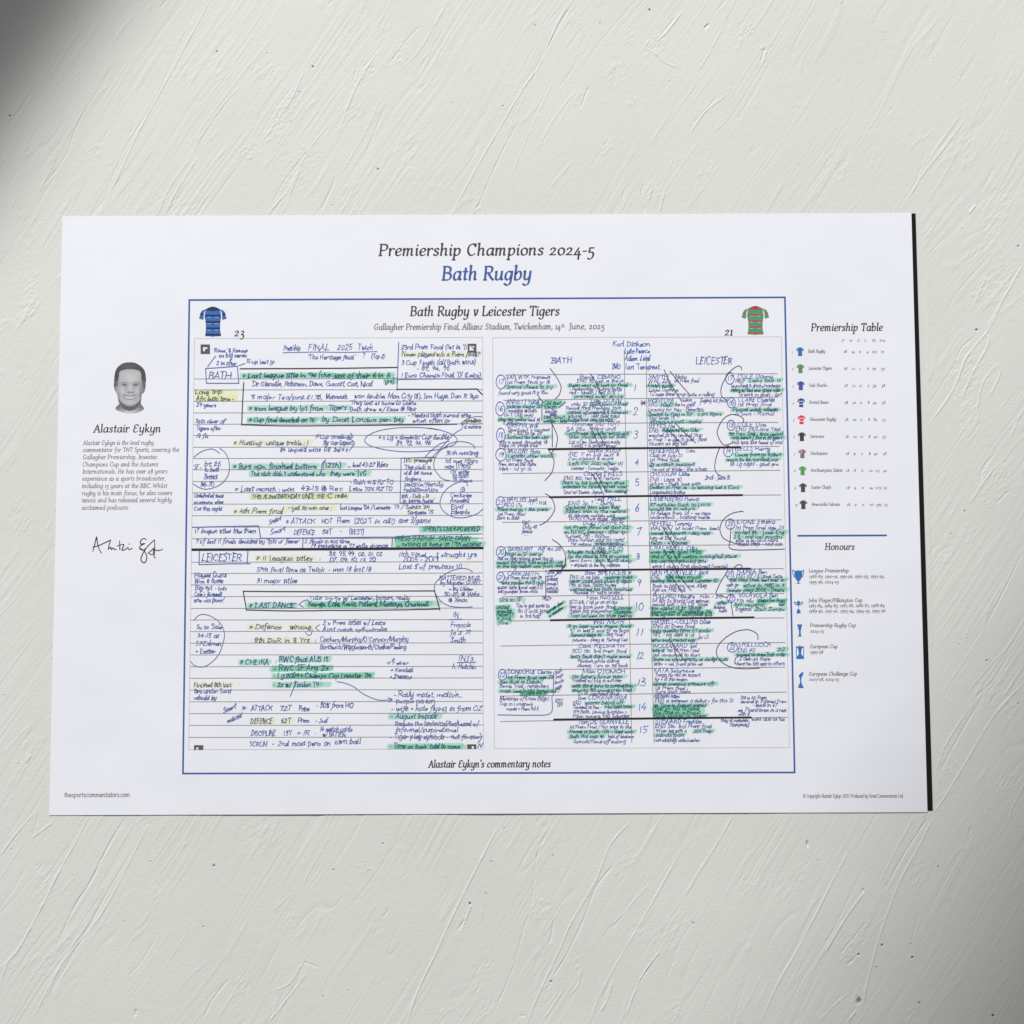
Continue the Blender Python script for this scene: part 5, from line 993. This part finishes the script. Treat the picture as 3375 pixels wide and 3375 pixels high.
# struck-out lines, brackets and loops drawn in ball pen
for k, st in [
 ('I', [[(745, 440), (820, 540), (875, 640), (885, 700), (860, 780), (810, 832)]]), ('I', [[(580, 770), (630, 840), (655, 870)], [(645, 860), (640, 1100)]]), ('I', [[(760, 1130), (810, 1230), (840, 1330), (820, 1450)], [(770, 1150), (775, 1440)]]),
 ('I', [[(1260, 510), (1340, 640), (1400, 780)]]), ('I', [[(1340, 840), (1420, 960), (1470, 1060)]]), ('I', [[(1240, 1150), (1310, 1290), (1380, 1440)], [(1330, 1200), (1420, 1370), (1480, 1450)]]), ('I', [[(940, 870), (900, 910), (850, 940)]]),
 ('K', [[(720, 40), (780, 140), (795, 230), (765, 340), (680, 440)], [(800, 40), (760, 90)]]), ('K', [[(1270, 340), (1360, 490), (1430, 620)], [(1330, 345), (1400, 460), (1460, 590)]]), ('K', [[(685, 605), (760, 660), (805, 770), (780, 860), (700, 960), (610, 1010)]]),
 ('K', [[(775, 1190), (870, 1260), (935, 1370), (945, 1480), (900, 1560)]]), ('K', [[(1280, 1330), (1360, 1450), (1450, 1560)], [(1370, 1290), (1450, 1400), (1540, 1520)]]), ('M', [[(940, 0), (940, 90), (870, 160), (800, 230)], [(690, 230), (690, 510)]]),
 ('M', [[(690, 230), (780, 225)], [(350, 250), (350, 400)]]), ('O', [[(790, 250), (785, 550)], [(770, 560), (750, 775), (480, 800), (80, 797)]]),
 ('J', [[(330, 440), (400, 590), (540, 820)], [(405, 460), (500, 580), (625, 725)]]), ('J', [[(470, 1095), (590, 1220), (715, 1335)], [(360, 1150), (440, 1240), (545, 1340)]]), ('J', [[(1280, 440), (1270, 405), (1220, 400), (1130, 470), (1055, 590), (1025, 690), (1040, 770), (1100, 815)]]),
 ('J', [[(1300, 1085), (1300, 1040), (1240, 1000), (1140, 990), (1050, 1050), (990, 1160), (985, 1240), (1060, 1360), (1180, 1330)]]), ('L', [[(1010, 25), (970, 130), (950, 270), (985, 340), (1060, 385)]]), ('L', [[(1300, 805), (1270, 800), (1150, 830), (1050, 910), (1015, 1020), (1060, 1130), (1200, 1190), (1340, 1200)]]),
 ('L', [[(1150, 1000), (1140, 1150), (1155, 1262), (1500, 1270), (1805, 1262)]]), ('L', [[(290, 960), (400, 1140), (470, 1260)], [(370, 960), (450, 1110)]]), ('L', [[(320, 1270), (440, 1440), (500, 1560)], [(410, 1260), (520, 1440)]]),
 ('N', [[(1190, 110), (1240, 78), (1280, 90), (1280, 125)], [(1100, 170), (1040, 260), (985, 370), (970, 440), (1100, 480)]]), ('N', [[(400, 200), (480, 310), (550, 420)], [(500, 200), (580, 300), (660, 395)]]), ('N', [[(1150, 530), (1160, 620), (1175, 705)]]),
 ('N', [[(420, 1020), (500, 1140), (600, 1280)], [(450, 1100), (490, 1250)]]), ('N', [[(1480, 995), (1470, 930), (1400, 885), (1320, 875), (1180, 910), (1040, 1010), (975, 1110), (985, 1210), (1060, 1290), (1180, 1340), (1340, 1352), (1500, 1345)]]), ('N', [[(1205, 1220), (1195, 1280), (1220, 1295)]]),
 ('P', [[(1375, 850), (1360, 910), (1330, 905)]]), ('J', [[(50, 820), (100, 870)], [(95, 820), (55, 875)], [(40, 850), (105, 845)]])]:
    marks(k, st, INK2 if k in 'OP' else mat("dark_ball_pen", (0.075, 0.068, 0.14), .6, .3, True), 1.4, page, "pen_mark")
note('J', [(760, 870, 800, "!")], 30, INK2, page, "player_note")
